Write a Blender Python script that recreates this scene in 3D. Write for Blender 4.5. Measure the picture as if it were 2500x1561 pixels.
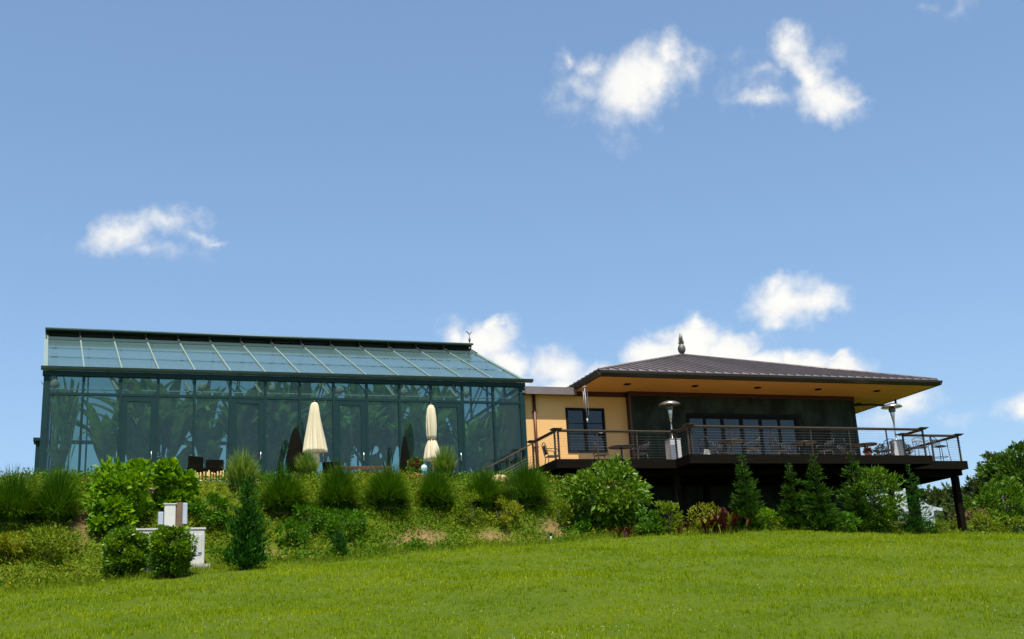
import bpy, math, random
import numpy as np
from mathutils import Vector, Matrix

for o in list(bpy.data.objects):
    bpy.data.objects.remove(o)
scene = bpy.context.scene
COL = scene.collection
R = math.radians
rnd = random.Random(7)

# ------------------------------------------------------------------ camera
FPX = 2836.5                       # focal length in photo pixels (photo 2500 wide)
YAW, PITCH, ROLL, EYE = 1.22488374, 0.27628853, 0.05309677, 1.6
_f = np.array([math.cos(YAW)*math.cos(PITCH), math.sin(YAW)*math.cos(PITCH), math.sin(PITCH)])
_r = np.cross(_f, [0, 0, 1]); _r /= np.linalg.norm(_r)
_d = np.cross(_f, _r)
_c, _s = math.cos(ROLL), math.sin(ROLL)
CR, CD = _c*_r+_s*_d, -_s*_r+_c*_d
cam_data = bpy.data.cameras.new("camera")
cam = bpy.data.objects.new("camera", cam_data)
COL.objects.link(cam)
cam_data.sensor_width = 36
cam_data.sensor_fit = 'HORIZONTAL'
cam_data.lens = 36*FPX/2500
cam_data.clip_end = 3000
cam_data.clip_start = 0.1
cam.matrix_world = Matrix(((CR[0], -CD[0], -_f[0], 0), (CR[1], -CD[1], -_f[1], 0), (CR[2], -CD[2], -_f[2], EYE), (0, 0, 0, 1)))
scene.camera = cam

# ------------------------------------------------------------------ sky, sun, exposure
SUN_DIR = Vector((-0.16, -1.0, 2.25)).normalized()          # towards the sun
SUN_ELEV = math.asin(SUN_DIR.z)
SUN_ROT = math.atan2(SUN_DIR.x, SUN_DIR.y)
SKY_STRENGTH = 0.124
SUN_STRENGTH = 4.3
EXPOSURE = 0.75
world = bpy.data.worlds.new("World")
scene.world = world
world.use_nodes = True

sun_data = bpy.data.lights.new("sun", 'SUN')
sun_data.energy = SUN_STRENGTH
sun_data.angle = R(0.53)
sun_data.color = (1.0, 0.95, 0.86)
sun = bpy.data.objects.new("sun", sun_data)
COL.objects.link(sun)
sun.rotation_euler = SUN_DIR.to_track_quat('Z', 'Y').to_euler()
sun.location = (0, 0, 60)

scene.view_settings.view_transform = 'Standard'
scene.view_settings.look = 'None'
scene.view_settings.gamma = 1
scene.view_settings.use_curve_mapping = False
scene.view_settings.exposure = EXPOSURE
scene.render.engine = 'CYCLES'
scene.cycles.use_denoising = True
scene.cycles.max_bounces = 10
scene.cycles.transparent_max_bounces = 24
scene.cycles.caustics_reflective = False
scene.cycles.caustics_refractive = False
scene.cycles.sample_clamp_indirect = 6


def pix_ray(x, y):
    """Direction of the photo point (x, y), given on the 2422 px wide view of it."""
    k = 2500/2422
    v = _f + CR*((x*k-1250)/FPX) + CD*((y*k-780.5)/FPX)
    return v/np.linalg.norm(v)


def at(x, y, Y):
    v = pix_ray(x, y)
    t = Y/v[1]
    return Vector((v[0]*t, Y, EYE+v[2]*t))


def build_world():
    nt = world.node_tree
    nt.nodes.clear()
    N = nt.nodes.new
    L = nt.links.new
    out = N('ShaderNodeOutputWorld')
    bg = N('ShaderNodeBackground')
    bg.inputs['Strength'].default_value = SKY_STRENGTH
    sky = N('ShaderNodeTexSky')
    sky.sky_type = 'NISHITA'
    sky.sun_disc = False
    sky.sun_elevation = SUN_ELEV
    sky.sun_rotation = SUN_ROT
    sky.altitude = 200
    sky.air_density = 1.0
    sky.dust_density = 1.5
    sky.ozone_density = 1.4
    tc = N('ShaderNodeTexCoord')

    def math_(op, a, b=None, c=None):
        n = N('ShaderNodeMath'); n.operation = op
        for i, v in enumerate((a, b, c)):
            if v is None: continue
            if isinstance(v, (int, float)): n.inputs[i].default_value = v
            else: L(v, n.inputs[i])
        return n.outputs[0]
    sep = N('ShaderNodeSeparateXYZ')
    L(tc.outputs['Generated'], sep.inputs[0])
    az = math_('ARCTAN2', sep.outputs[1], sep.outputs[0])
    u = math_('MULTIPLY', az, -1.0)
    v = math_('ARCSINE', sep.outputs[2])
    uv = N('ShaderNodeCombineXYZ')
    L(u, uv.inputs[0]); L(v, uv.inputs[1])

    def noise(scale, detail, rough, vec, off=0.0):
        n = N('ShaderNodeTexNoise')
        n.inputs['Scale'].default_value = scale
        n.inputs['Detail'].default_value = detail
        n.inputs['Roughness'].default_value = rough
        if off:
            m = N('ShaderNodeMapping'); m.inputs['Location'].default_value = (off, off*1.7, off*0.3)
            L(vec, m.inputs[0]); vec = m.outputs[0]
        L(vec, n.inputs['Vector'])
        return n
    wn = noise(26, 5, 0.6, uv.outputs[0])
    w1 = N('ShaderNodeVectorMath'); w1.operation = 'SUBTRACT'
    L(wn.outputs['Color'], w1.inputs[0]); w1.inputs[1].default_value = (0.5, 0.5, 0.5)
    w2 = N('ShaderNodeVectorMath'); w2.operation = 'MULTIPLY_ADD'
    L(w1.outputs[0], w2.inputs[0]); w2.inputs[1].default_value = (0.042, 0.036, 0)
    L(uv.outputs[0], w2.inputs[2])
    # (x, y, half width, half height, tilt, strength) of each puff, as seen on the photo
    puffs = [
        (1505, 195, 128, 92, 30, 1.0), (1570, 130, 62, 42, 40, .8), (1385, 165, 50, 40, 10, .5), (1338, 150, 26, 40, 0, .5),
        (1630, 160, 58, 55, 20, .45), (1460, 275, 100, 30, 0, .35), (1350, 250, 50, 48, 0, .24), (1375, 200, 60, 40, -30, .4), (1480, 320, 60, 40, 0, .14),
        (1872, 105, 50, 48, 0, .75), (1920, 165, 110, 46, -55, .72), (1958, 228, 82, 56, -20, .92), (2015, 242, 45, 20, 0, .55),
        (1800, 170, 58, 26, 10, .38), (1800, 228, 72, 28, -3, .55), (1780, 195, 70, 60, 0, .2), (1935, 130, 45, 40, 0, .3),
        (285, 552, 86, 42, 22, .72), (390, 525, 120, 32, 2, .5), (470, 560, 62, 24, -30, .34), (505, 577, 48, 14, 0, .4), (345, 590, 150, 26, 0, .2), (230, 575, 60, 20, 10, .3),
        (1850, 715, 106, 66, 0, .9), (1838, 678, 44, 34, 0, .7), (1930, 715, 88, 38, 0, .8), (1835, 760, 70, 30, 0, .6), (1985, 715, 40, 24, 0, .5), (1800, 800, 60, 30, 0, .16),
        (1150, 810, 96, 66, 0, 1.1), (1200, 860, 80, 60, 0, .95), (1085, 800, 52, 44, 0, .75), (1165, 768, 40, 30, 0, .9), (1110, 845, 80, 50, 0, 1.0), (1075, 770, 36, 28, 0, .3),
        (1325, 868, 80, 60, 0, .8), (1410, 895, 86, 42, 0, 1.0), (1285, 870, 44, 48, 0, .5), (1350, 920, 130, 44, 0, .9), (1250, 905, 60, 40, 0, .4),
        (1630, 810, 100, 62, 0, 1.2), (1550, 850, 80, 54, 0, 1.1), (1720, 835, 90, 52, 0, 1.2), (1655, 770, 38, 26, 0, .95), (1800, 862, 96, 40, 0, 1.15),
        (1890, 860, 72, 40, 0, 1.1), (1975, 872, 62, 34, 0, 1.05), (1750, 900, 300, 56, 0, 1.2), (1965, 850, 40, 18, 0, .8),
        (2160, 960, 78, 40, 15, .55), (2060, 990, 110, 30, 0, .3), (2100, 975, 90, 34, 0, .4), (2255, 992, 48, 18, 0, .3),
        (2425, 965, 74, 40, 0, .85), (2265, 22, 56, 18, 20, .24), (2190, 10, 40, 16, -10, .18)]
    field = None
    for (x, y, a, b, rot, st) in puffs:
        dvec = pix_ray(x, y)
        el = math.asin(dvec[2])
        m = N('ShaderNodeMapping'); m.vector_type = 'TEXTURE'
        m.inputs['Location'].default_value = (-math.atan2(dvec[1], dvec[0]), el, 0)
        m.inputs['Rotation'].default_value = (0, 0, R(rot))
        k = 2500/2422/FPX
        m.inputs['Scale'].default_value = (a*k/math.cos(el)*1.12, b*k*1.12, 1)
        L(w2.outputs[0], m.inputs[0])
        ln = N('ShaderNodeVectorMath'); ln.operation = 'LENGTH'
        L(m.outputs[0], ln.inputs[0])
        val = math_('MULTIPLY_ADD', ln.outputs['Value'], -st, st)
        field = val if field is None else math_('SMOOTH_MAX', field, val, 0.10)
    n1 = noise(55, 6, 0.56, uv.outputs[0], 3.1)
    n2 = math_('SUBTRACT', n1.outputs['Fac'], 0.5)
    dens = math_('MULTIPLY_ADD', n2, 0.68, field)
    mr = N('ShaderNodeMapRange'); mr.interpolation_type = 'SMOOTHSTEP'
    L(dens, mr.inputs['Value'])
    mr.inputs['From Min'].default_value = -0.02
    mr.inputs['From Max'].default_value = 0.74
    mr.inputs['To Min'].default_value = 0.0
    mr.inputs['To Max'].default_value = 0.99
    # cloud body: bright sunlit white, a little greyer where it is thin or in its folds
    n3 = noise(34, 5, 0.55, uv.outputs[0], 8.3)
    f3 = math_('MULTIPLY_ADD', n3.outputs['Fac'], 1.1, -0.12)
    cr = N('ShaderNodeMix'); cr.data_type = 'RGBA'
    f4 = math_('ADD', math_('MULTIPLY', dens, 0.55), f3)
    f4n = N('ShaderNodeClamp'); L(f4, f4n.inputs[0])
    L(f4n.outputs[0], cr.inputs['Factor'])
    cr.inputs['A'].default_value = (3.6, 3.75, 4.05, 1)
    cr.inputs['B'].default_value = (4.9, 4.85, 4.65, 1)
    mix = N('ShaderNodeMix'); mix.data_type = 'RGBA'
    L(mr.outputs[0], mix.inputs['Factor'])
    hs = N('ShaderNodeMix'); hs.data_type = 'RGBA'; hs.blend_type = 'MULTIPLY'
    hs.inputs['Factor'].default_value = 1
    gm = N('ShaderNodeGamma'); gm.inputs['Gamma'].default_value = 0.72     # hazy summer sky: a flat gradient
    L(sky.outputs[0], gm.inputs['Color'])
    L(gm.outputs[0], hs.inputs['A'])
    hs.inputs['B'].default_value = (0.93, 1.14, 1.33, 1)      # white balance of the sky
    L(hs.outputs['Result'], mix.inputs['A'])
    L(cr.outputs['Result'], mix.inputs['B'])
    L(mix.outputs['Result'], bg.inputs['Color'])
    L(bg.outputs[0], out.inputs[0])
    world.cycles.sampling_method = 'MANUAL'
    world.cycles.sample_map_resolution = 512


build_world()

# ------------------------------------------------------------------ materials


def mat(name, col, rough=0.6, metal=0.0, col2=None, scale=4.0, stretch=(1, 1, 1), bump=0.0, bump_scale=40.0, spec=0.5, island=0.0, detail=4, contrast=(0.3, 0.7)):
    m = bpy.data.materials.new(name)
    m.use_nodes = True
    nt = m.node_tree
    b = nt.nodes['Principled BSDF']
    b.inputs['Base Color'].default_value = (*col, 1)
    b.inputs['Roughness'].default_value = rough
    b.inputs['Metallic'].default_value = metal
    b.inputs['Specular IOR Level'].default_value = spec
    tc = nt.nodes.new('ShaderNodeTexCoord')
    if col2 is not None:
        mp = nt.nodes.new('ShaderNodeMapping')
        mp.inputs['Scale'].default_value = stretch
        nz = nt.nodes.new('ShaderNodeTexNoise')
        nz.inputs['Scale'].default_value = scale
        nz.inputs['Detail'].default_value = detail
        nz.inputs['Roughness'].default_value = 0.6
        mr = nt.nodes.new('ShaderNodeMapRange')
        mr.inputs['From Min'].default_value = contrast[0]
        mr.inputs['From Max'].default_value = contrast[1]
        mx = nt.nodes.new('ShaderNodeMix'); mx.data_type = 'RGBA'
        mx.inputs['A'].default_value = (*col, 1)
        mx.inputs['B'].default_value = (*col2, 1)
        nt.links.new(tc.outputs['Object'], mp.inputs[0])
        nt.links.new(mp.outputs[0], nz.inputs['Vector'])
        nt.links.new(nz.outputs['Fac'], mr.inputs['Value'])
        fac = mr.outputs[0]
        if island:
            ge = nt.nodes.new('ShaderNodeNewGeometry')
            ma = nt.nodes.new('ShaderNodeMath'); ma.operation = 'MULTIPLY_ADD'; ma.use_clamp = True
            mb = nt.nodes.new('ShaderNodeMath'); mb.operation = 'SUBTRACT'
            nt.links.new(ge.outputs['Random Per Island'], mb.inputs[0]); mb.inputs[1].default_value = 0.5
            nt.links.new(mb.outputs[0], ma.inputs[0]); ma.inputs[1].default_value = island
            nt.links.new(fac, ma.inputs[2])
            fac = ma.outputs[0]
        nt.links.new(fac, mx.inputs['Factor'])
        nt.links.new(mx.outputs['Result'], b.inputs['Base Color'])
    if bump:
        nb = nt.nodes.new('ShaderNodeTexNoise')
        nb.inputs['Scale'].default_value = bump_scale
        nb.inputs['Detail'].default_value = 4
        nt.links.new(tc.outputs['Object'], nb.inputs['Vector'])
        bp = nt.nodes.new('ShaderNodeBump')
        bp.inputs['Strength'].default_value = bump
        bp.inputs['Distance'].default_value = 0.02
        nt.links.new(nb.outputs['Fac'], bp.inputs['Height'])
        nt.links.new(bp.outputs[0], b.inputs['Normal'])
    return m


def leaf_mat(name, c1, c2, transl=0.3, rough=0.5, spec=0.35, scale=1.5):
    m = mat(name, c1, rough, 0, c2, scale, island=1.1, spec=spec, contrast=(0.25, 0.75))
    nt = m.node_tree
    b = nt.nodes['Principled BSDF']
    out = nt.nodes['Material Output']
    tr = nt.nodes.new('ShaderNodeBsdfTranslucent')
    hs = nt.nodes.new('ShaderNodeMix'); hs.data_type = 'RGBA'; hs.blend_type = 'MULTIPLY'
    hs.inputs['Factor'].default_value = 1
    hs.inputs['B'].default_value = (1.25, 1.15, 0.5, 1)
    src = b.inputs['Base Color'].links[0].from_socket
    nt.links.new(src, hs.inputs['A'])
    nt.links.new(hs.outputs['Result'], tr.inputs['Color'])
    ms = nt.nodes.new('ShaderNodeMixShader')
    ms.inputs[0].default_value = transl
    nt.links.new(b.outputs[0], ms.inputs[1])
    nt.links.new(tr.outputs[0], ms.inputs[2])
    nt.links.new(ms.outputs[0], out.inputs[0])
    return m


def glass_mat(name, tint, rough=0.02, ior=1.5, haze=0.0, haze_col=(.5, .6, .6), boost=1.0):
    m = bpy.data.materials.new(name)
    m.use_nodes = True
    nt = m.node_tree
    nt.nodes.clear()
    out = nt.nodes.new('ShaderNodeOutputMaterial')
    tr = nt.nodes.new('ShaderNodeBsdfTransparent'); tr.inputs[0].default_value = (*tint, 1)
    gl = nt.nodes.new('ShaderNodeBsdfGlossy'); gl.inputs['Roughness'].default_value = rough
    gl.inputs['Color'].default_value = (.92, .97, .96, 1)
    fr = nt.nodes.new('ShaderNodeFresnel'); fr.inputs[0].default_value = ior
    mu = nt.nodes.new('ShaderNodeMath'); mu.operation = 'MULTIPLY'; mu.use_clamp = True
    mu.inputs[1].default_value = boost
    nt.links.new(fr.outputs[0], mu.inputs[0])
    # faint waviness of old glazing
    tc = nt.nodes.new('ShaderNodeTexCoord')
    nz = nt.nodes.new('ShaderNodeTexNoise'); nz.inputs['Scale'].default_value = 0.9
    bp = nt.nodes.new('ShaderNodeBump'); bp.inputs['Strength'].default_value = 0.012; bp.inputs['Distance'].default_value = 0.05
    nt.links.new(tc.outputs['Object'], nz.inputs['Vector'])
    nt.links.new(nz.outputs['Fac'], bp.inputs['Height'])
    nt.links.new(bp.outputs[0], gl.inputs['Normal'])
    base = tr.outputs[0]
    if haze:
        df = nt.nodes.new('ShaderNodeBsdfDiffuse'); df.inputs[0].default_value = (*haze_col, 1)
        mh = nt.nodes.new('ShaderNodeMixShader'); mh.inputs[0].default_value = haze
        nt.links.new(tr.outputs[0], mh.inputs[1]); nt.links.new(df.outputs[0], mh.inputs[2])
        base = mh.outputs[0]
    ms = nt.nodes.new('ShaderNodeMixShader')
    nt.links.new(mu.outputs[0], ms.inputs[0])
    nt.links.new(base, ms.inputs[1])
    nt.links.new(gl.outputs[0], ms.inputs[2])
    nt.links.new(ms.outputs[0], out.inputs[0])
    return m


M = dict(
    ground=None,
    green_frame=mat('green_painted_metal', (.003, .023, .024), .55, 0, (.005, .029, .029), 2.0, spec=.2),
    green_light=mat('weathered_green_metal', (.15, .205, .17), .5, 0, (.19, .245, .20), 3.0),
    green_cap=mat('ridge_metal', (.05, .09, .08), .5, 0, (.075, .115, .10), 2.0),
    dark_void=mat('dark_metal', (.022, .028, .022), .6),
    stucco=mat('ochre_stucco', (.68, .395, .145), .9, 0, (.73, .44, .17), 1.3, bump=.25, bump_scale=60),
    soffit=mat('ochre_soffit', (.70, .355, .105), .85, 0, (.76, .395, .125), .9, bump=.1),
    red_trim=mat('oxblood_trim', (.045, .004, .002), .6, 0, (.06, .007, .003), 3.0),
    spout=mat('copper_downspout', (.11, .028, .015), .45, .2, (.075, .02, .012), 3.0),
    patina=mat('patina_wall', (.013, .018, .013), .7, .0, (.042, .070, .056), 1.3, (1, 1, .45), bump=.15, bump_scale=9, detail=7, contrast=(.42, .72), spec=.12),
    roof=mat('roof_metal', (.15, .120, .112), .45, .2, (.19, .158, .148), 1.2),
    gutter=mat('gutter_metal', (.020, .014, .011), .4, .2, (.032, .023, .018), 2.0),
    parapet=mat('parapet_metal', (.15, .12, .11), .5, .2, (.19, .155, .145), 2.0),
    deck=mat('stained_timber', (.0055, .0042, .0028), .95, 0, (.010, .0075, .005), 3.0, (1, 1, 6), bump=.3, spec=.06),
    rail=mat('rail_timber', (.050, .031, .016), .6, 0, (.075, .048, .026), 3.0, (1, 6, 6)),
    steel=mat('dark_bronze_post', (.035, .024, .016), .5, .2, (.05, .036, .024), 5.0),
    cable=mat('steel_cable', (.16, .15, .14), .5, .5),
    iron=mat('wrought_iron', (.018, .018, .018), .5, .3, (.032, .03, .03), 6.0),
    stainless=mat('brushed_stainless', (.62, .60, .57), .28, .95, (.50, .49, .47), 5.0, (1, 1, 12)),
    heater_box=mat('heater_cabinet', (.55, .54, .52), .45, .35, (.48, .47, .46), 3.0),
    canvas=mat('cream_canvas', (.60, .53, .36), .9, 0, (.54, .46, .30), 3.0, (1, 1, .3), bump=.2),
    black_canvas=mat('black_canvas', (.004, .004, .002), .95, 0, (.007, .006, .004), 3.0, spec=.05),
    bronze=mat('grey_bronze', (.085, .082, .068), .5, .35, (.15, .145, .125), 9.0),
    white_paint=mat('white_paint', (.46, .48, .50), .6, 0, (.40, .42, .44), 2.0),
    cabinet=mat('utility_cabinet', (.52, .51, .46), .5, 0, (.46, .45, .40), 2.5, bump=.05),
    bluegrey=mat('bluegrey_cabinet', (.36, .40, .46), .5, 0, (.30, .34, .40), 2.0),
    slate=mat('grey_shingle', (.13, .135, .155), .9, 0, (.18, .19, .21), 6.0),
    concrete=mat('concrete', (.46, .45, .42), .9, 0, (.36, .35, .32), 5.0, bump=.3),
    brownwood=mat('brown_post', (.10, .06, .035), .8, 0, (.15, .09, .05), 5.0),
    tanwood=mat('tan_timber', (.50, .32, .14), .8, 0, (.38, .23, .09), 7.0, (1, 1, .3)),
    sandstone=mat('tan_stone', (.50, .36, .18), .9, 0, (.40, .27, .12), 4.0, bump=.4),
    terracotta=mat('terracotta', (.40, .13, .05), .8, 0, (.33, .10, .04), 5.0),
    pale_pot=mat('pale_glazed_pot', (.80, .77, .66), .25, 0, (.70, .62, .42), 4.0),
    deck_top=mat('tan_bounce_boards', (.28, .185, .11), .85, 0, (.22, .145, .085), 3.0, (1, 8, 1)),  # lighter tan chosen so the unseen boards bounce warm sun onto the soffit
    bark=mat('bark', (.055, .040, .026), .95, 0, (.09, .068, .045), 6.0, (1, 1, .25), bump=.6, bump_scale=25),
    beige_cloth=mat('beige_shade_cloth', (.78, .58, .42), .9, 0, (.66, .48, .35), 4.0),
    pipe=mat('pale_pipe', (.62, .62, .58), .5),
    interior=mat('dim_interior', (.06, .055, .05), .9, 0, (.09, .08, .07), 1.0),
    frame_dark=mat('dark_frame', (.006, .007, .008), .6, 0, (.010, .011, .012), 3.0, spec=.1),
    glass_wall=glass_mat('teal_wall_glass', (.62, .74, .71), .02, 1.45, .05, (.13, .235, .275), .85),
    glass_roof=glass_mat('teal_roof_glass', (.60, .76, .73), .08, 1.5, .26, (.22, .35, .34), .85),
    glass_vent=glass_mat('ridge_row_glass', (.50, .66, .64), .08, 1.5, .26, (.16, .26, .26), .75),
    glass_dark=glass_mat('dark_window_glass', (.20, .30, .33), .01, 1.5, .02, (.1, .15, .18), 1.15),
    soil=mat('red_soil', (.20, .085, .04), .95, 0, (.13, .055, .028), 3.0, bump=.5),
    sky_blue=mat('pale_blue_globe', (.42, .66, .72), .25, 0, (.5, .72, .78), 3.0),
    chime=mat('aluminium_tube', (.46, .43, .44), .6, .3),
    flower_white=leaf_mat('clover_white', (.50, .55, .38), (.38, .45, .22), .3),
    flower_red=leaf_mat('red_bloom', (.14, .012, .010), (.08, .006, .006), .2),
)
LEAF = dict(
    lawn=leaf_mat('lawn_blade', (.122, .205, .001), (.285, .340, .003), .38, .7, .1, .30),
    fountain=leaf_mat('fountain_grass', (.024, .088, .002), (.075, .150, .005), .3, .7, .1, 1.2),
    variegated=leaf_mat('variegated_grass', (.075, .165, .010), (.23, .31, .07), .35, .6, .2, 2.0),
    fig=leaf_mat('fig_leaf', (.070, .205, .001), (.19, .315, .005), .35, .5, .2, 1.2),
    bush=leaf_mat('broad_leaf', (.055, .150, .004), (.15, .245, .014), .32, .42, .35, 1.4),
    round_bush=leaf_mat('laurel_leaf', (.035, .120, .002), (.18, .29, .008), .3, .32, .5, 2.0),
    conifer=leaf_mat('conifer_spray', (.014, .072, .005), (.040, .13, .010), .2, .7, .1, 2.0),
    cedar=leaf_mat('cedar_spray', (.016, .055, .003), (.045, .105, .005), .25, .7, .1, 1.6),
    tree=leaf_mat('tree_leaf', (.032, .080, .006), (.080, .15, .010), .3, .55, .2, .8),
    tree2=leaf_mat('bright_tree_leaf', (.045, .125, .003), (.11, .20, .006), .32, .45, .3, 1.0),
    far=leaf_mat('far_tree_leaf', (.045, .072, .020), (.080, .110, .028), .3, .7, .1, .3),
    weed=leaf_mat('weed_leaf', (.080, .155, .003), (.205, .255, .012), .35, .6, .15, .5),
    weed_dark=leaf_mat('dark_weed_leaf', (.032, .130, .002), (.095, .20, .005), .32, .55, .15, .5),
    yellow=leaf_mat('yellow_weed_leaf', (.14, .19, .006), (.27, .27, .016), .35, .6, .12, .6),
    canna=leaf_mat('bronze_canna_leaf', (.028, .005, .003), (.085, .018, .005), .2, .5, .25, 2.0),
    dry=leaf_mat('dry_stalk', (.22, .15, .06), (.14, .10, .04), .2, .8, .2, 1.0),
    iron_leaf=leaf_mat('dark_pot_leaf', (.012, .02, .008), (.03, .04, .014), .1),
    banana=leaf_mat('banana_leaf', (.05, .15, .06), (.46, .62, .17), .35, .5, .3, 2.5),
)


def ground_material():
    m = bpy.data.materials.new('lawn_soil')
    m.use_nodes = True
    nt = m.node_tree
    b = nt.nodes['Principled BSDF']
    b.inputs['Roughness'].default_value = .95
    b.inputs['Specular IOR Level'].default_value = .1
    tc = nt.nodes.new('ShaderNodeTexCoord')

    def noise(s, d=5):
        n = nt.nodes.new('ShaderNodeTexNoise'); n.inputs['Scale'].default_value = s; n.inputs['Detail'].default_value = d
        n.inputs['Roughness'].default_value = .65
        nt.links.new(tc.outputs['Object'], n.inputs['Vector']); return n.outputs['Fac']

    def ramp(f, a, b_):
        r = nt.nodes.new('ShaderNodeMapRange'); r.inputs['From Min'].default_value = a; r.inputs['From Max'].default_value = b_
        nt.links.new(f, r.inputs['Value']); return r.outputs[0]

    def mixc(f, a, b_):
        x = nt.nodes.new('ShaderNodeMix'); x.data_type = 'RGBA'
        for k, v in (('A', a), ('B', b_)):
            if isinstance(v, tuple): x.inputs[k].default_value = (*v, 1)
            else: nt.links.new(v, x.inputs[k])
        nt.links.new(f, x.inputs['Factor']); return x.outputs['Result']
    g = mixc(ramp(noise(.6), .3, .7), (.062, .100, .003), (.100, .132, .005))
    g = mixc(ramp(noise(18, 8), .35, .75), g, (.045, .075, .006))
    vc = nt.nodes.new('ShaderNodeVertexColor'); vc.layer_name = 'bare_soil'
    soil = mixc(ramp(noise(5, 8), .3, .7), (.26, .15, .075), (.17, .105, .05))
    mul = nt.nodes.new('ShaderNodeMath'); mul.operation = 'MULTIPLY'; mul.use_clamp = True
    nt.links.new(vc.outputs['Color'], mul.inputs[0])
    nt.links.new(ramp(noise(2.3, 6), .22, .45), mul.inputs[1])
    g = mixc(mul.outputs[0], g, soil)
    nt.links.new(g, b.inputs['Base Color'])
    bp = nt.nodes.new('ShaderNodeBump'); bp.inputs['Strength'].default_value = .8; bp.inputs['Distance'].default_value = .05
    nt.links.new(noise(22, 6), bp.inputs['Height'])
    nt.links.new(bp.outputs[0], b.inputs['Normal'])
    return m


# ------------------------------------------------------------------ mesh helpers
class MB:
    def __init__(self): self.v = []; self.f = []; self.smooth = []

    def add(self, verts, faces, smooth=False):
        n = len(self.v)
        self.v += [tuple(p) for p in verts]
        self.f += [tuple(i+n for i in f) for f in faces]
        self.smooth += [smooth]*len(faces)
        return self

    def box(self, x0, x1, y0, y1, z0, z1):
        v = [(x0, y0, z0), (x1, y0, z0), (x1, y1, z0), (x0, y1, z0), (x0, y0, z1), (x1, y0, z1), (x1, y1, z1), (x0, y1, z1)]
        return self.add(v, [(0, 3, 2, 1), (4, 5, 6, 7), (0, 1, 5, 4), (1, 2, 6, 5), (2, 3, 7, 6), (3, 0, 4, 7)])

    def bbox(self, x0, x1, y0, y1, z0, z1, c=.01):
        """box with chamfered vertical and top edges"""
        pts = lambda i, z: [(x0+i+c, y0+i, z), (x1-i-c, y0+i, z), (x1-i, y0+i+c, z), (x1-i, y1-i-c, z), (x1-i-c, y1-i, z), (x0+i+c, y1-i, z), (x0+i, y1-i-c, z), (x0+i, y0+i+c, z)]
        rings = [pts(0, z0), pts(0, z1-c), pts(c, z1)]
        n = 8
        v = [p for r_ in rings for p in r_]
        f = [tuple(range(n-1, -1, -1)), tuple(range(2*n, 3*n))]
        for k in range(2):
            for i in range(n):
                j = (i+1) % n
                f.append((k*n+i, k*n+j, (k+1)*n+j, (k+1)*n+i))
        return self.add(v, f)

    def bar(self, a, b, w, h, up=(0, 0, 1)):
        a = Vector(a); b = Vector(b); d = (b-a).normalized(); up = Vector(up)
        if abs(d.dot(up)) > .98: up = Vector((0, 1, 0))
        s = d.cross(up).normalized(); t = s.cross(d).normalized()
        v = []
        for p in (a, b):
            for (i, j) in ((-1, -1), (1, -1), (1, 1), (-1, 1)):
                v.append(p+s*(i*w/2)+t*(j*h/2))
        return self.add(v, [(0, 1, 2, 3), (7, 6, 5, 4), (0, 4, 5, 1), (1, 5, 6, 2), (2, 6, 7, 3), (3, 7, 4, 0)])

    def tube(self, pts, r, seg=8, caps=True):
        pts = [Vector(p) for p in pts]
        rr = r if isinstance(r, (list, tuple)) else [r]*len(pts)
        v = []; f = []
        ref = None
        for i, p in enumerate(pts):
            d = (pts[min(i+1, len(pts)-1)]-pts[max(i-1, 0)]).normalized()
            if ref is None:
                ref = Vector((0, 0, 1)) if abs(d.z) < .9 else Vector((1, 0, 0))
            s = d.cross(ref).normalized(); t = s.cross(d).normalized(); ref = t
            for k in range(seg):
                a = 2*math.pi*k/seg
                v.append(p+s*(math.cos(a)*rr[i])+t*(math.sin(a)*rr[i]))
        for i in range(len(pts)-1):
            for k in range(seg):
                k2 = (k+1) % seg
                f.append((i*seg+k, i*seg+k2, (i+1)*seg+k2, (i+1)*seg+k))
        if caps:
            f.append(tuple(range(seg-1, -1, -1))); f.append(tuple(range((len(pts)-1)*seg, len(pts)*seg)))
        return self.add(v, f, True)

    def lathe(self, prof, c=(0, 0, 0), seg=20, wob=None):
        v = []; f = []
        for (r, z) in prof:
            for k in range(seg):
                a = 2*math.pi*k/seg
                q = r if wob is None else r*wob(a, z)
                v.append((c[0]+math.cos(a)*q, c[1]+math.sin(a)*q, c[2]+z))
        for i in range(len(prof)-1):
            for k in range(seg):
                k2 = (k+1) % seg
                f.append((i*seg+k, i*seg+k2, (i+1)*seg+k2, (i+1)*seg+k))
        f.append(tuple(range(seg-1, -1, -1))); f.append(tuple(range((len(prof)-1)*seg, len(prof)*seg)))
        return self.add(v, f, True)

    def prism(self, poly, z0, z1):
        n = len(poly)
        v = [(x, y, z0) for x, y in poly]+[(x, y, z1) for x, y in poly]
        f = [tuple(range(n-1, -1, -1)), tuple(range(n, 2*n))]
        for i in range(n):
            j = (i+1) % n; f.append((i, j, n+j, n+i))
        return self.add(v, f)

    def build(self, name, material, parent=None):
        o = Vector((0, 0, 0))
        q = parent
        while q is not None:
            o += q.location; q = q.parent
        me = bpy.data.meshes.new(name)
        me.from_pydata([(p[0]-o.x, p[1]-o.y, p[2]-o.z) for p in self.v], [], self.f)
        me.polygons.foreach_set('use_smooth', self.smooth)
        me.materials.append(material)
        ob = bpy.data.objects.new(name, me)
        COL.objects.link(ob)
        if parent is not None: ob.parent = parent
        return ob


def thing(name, label, cat, loc, rz=0.0, group=None):
    e = bpy.data.objects.new(name, None)
    e.empty_display_size = .2
    COL.objects.link(e)
    e.location = loc
    e.rotation_euler = (0, 0, rz)
    tag(e, label, cat, group)
    return e


def tag(o, label=None, cat=None, group=None, kind=None):
    if label: o['label'] = label
    if cat: o['category'] = cat
    if group: o['group'] = group
    if kind: o['kind'] = kind
    return o


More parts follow.
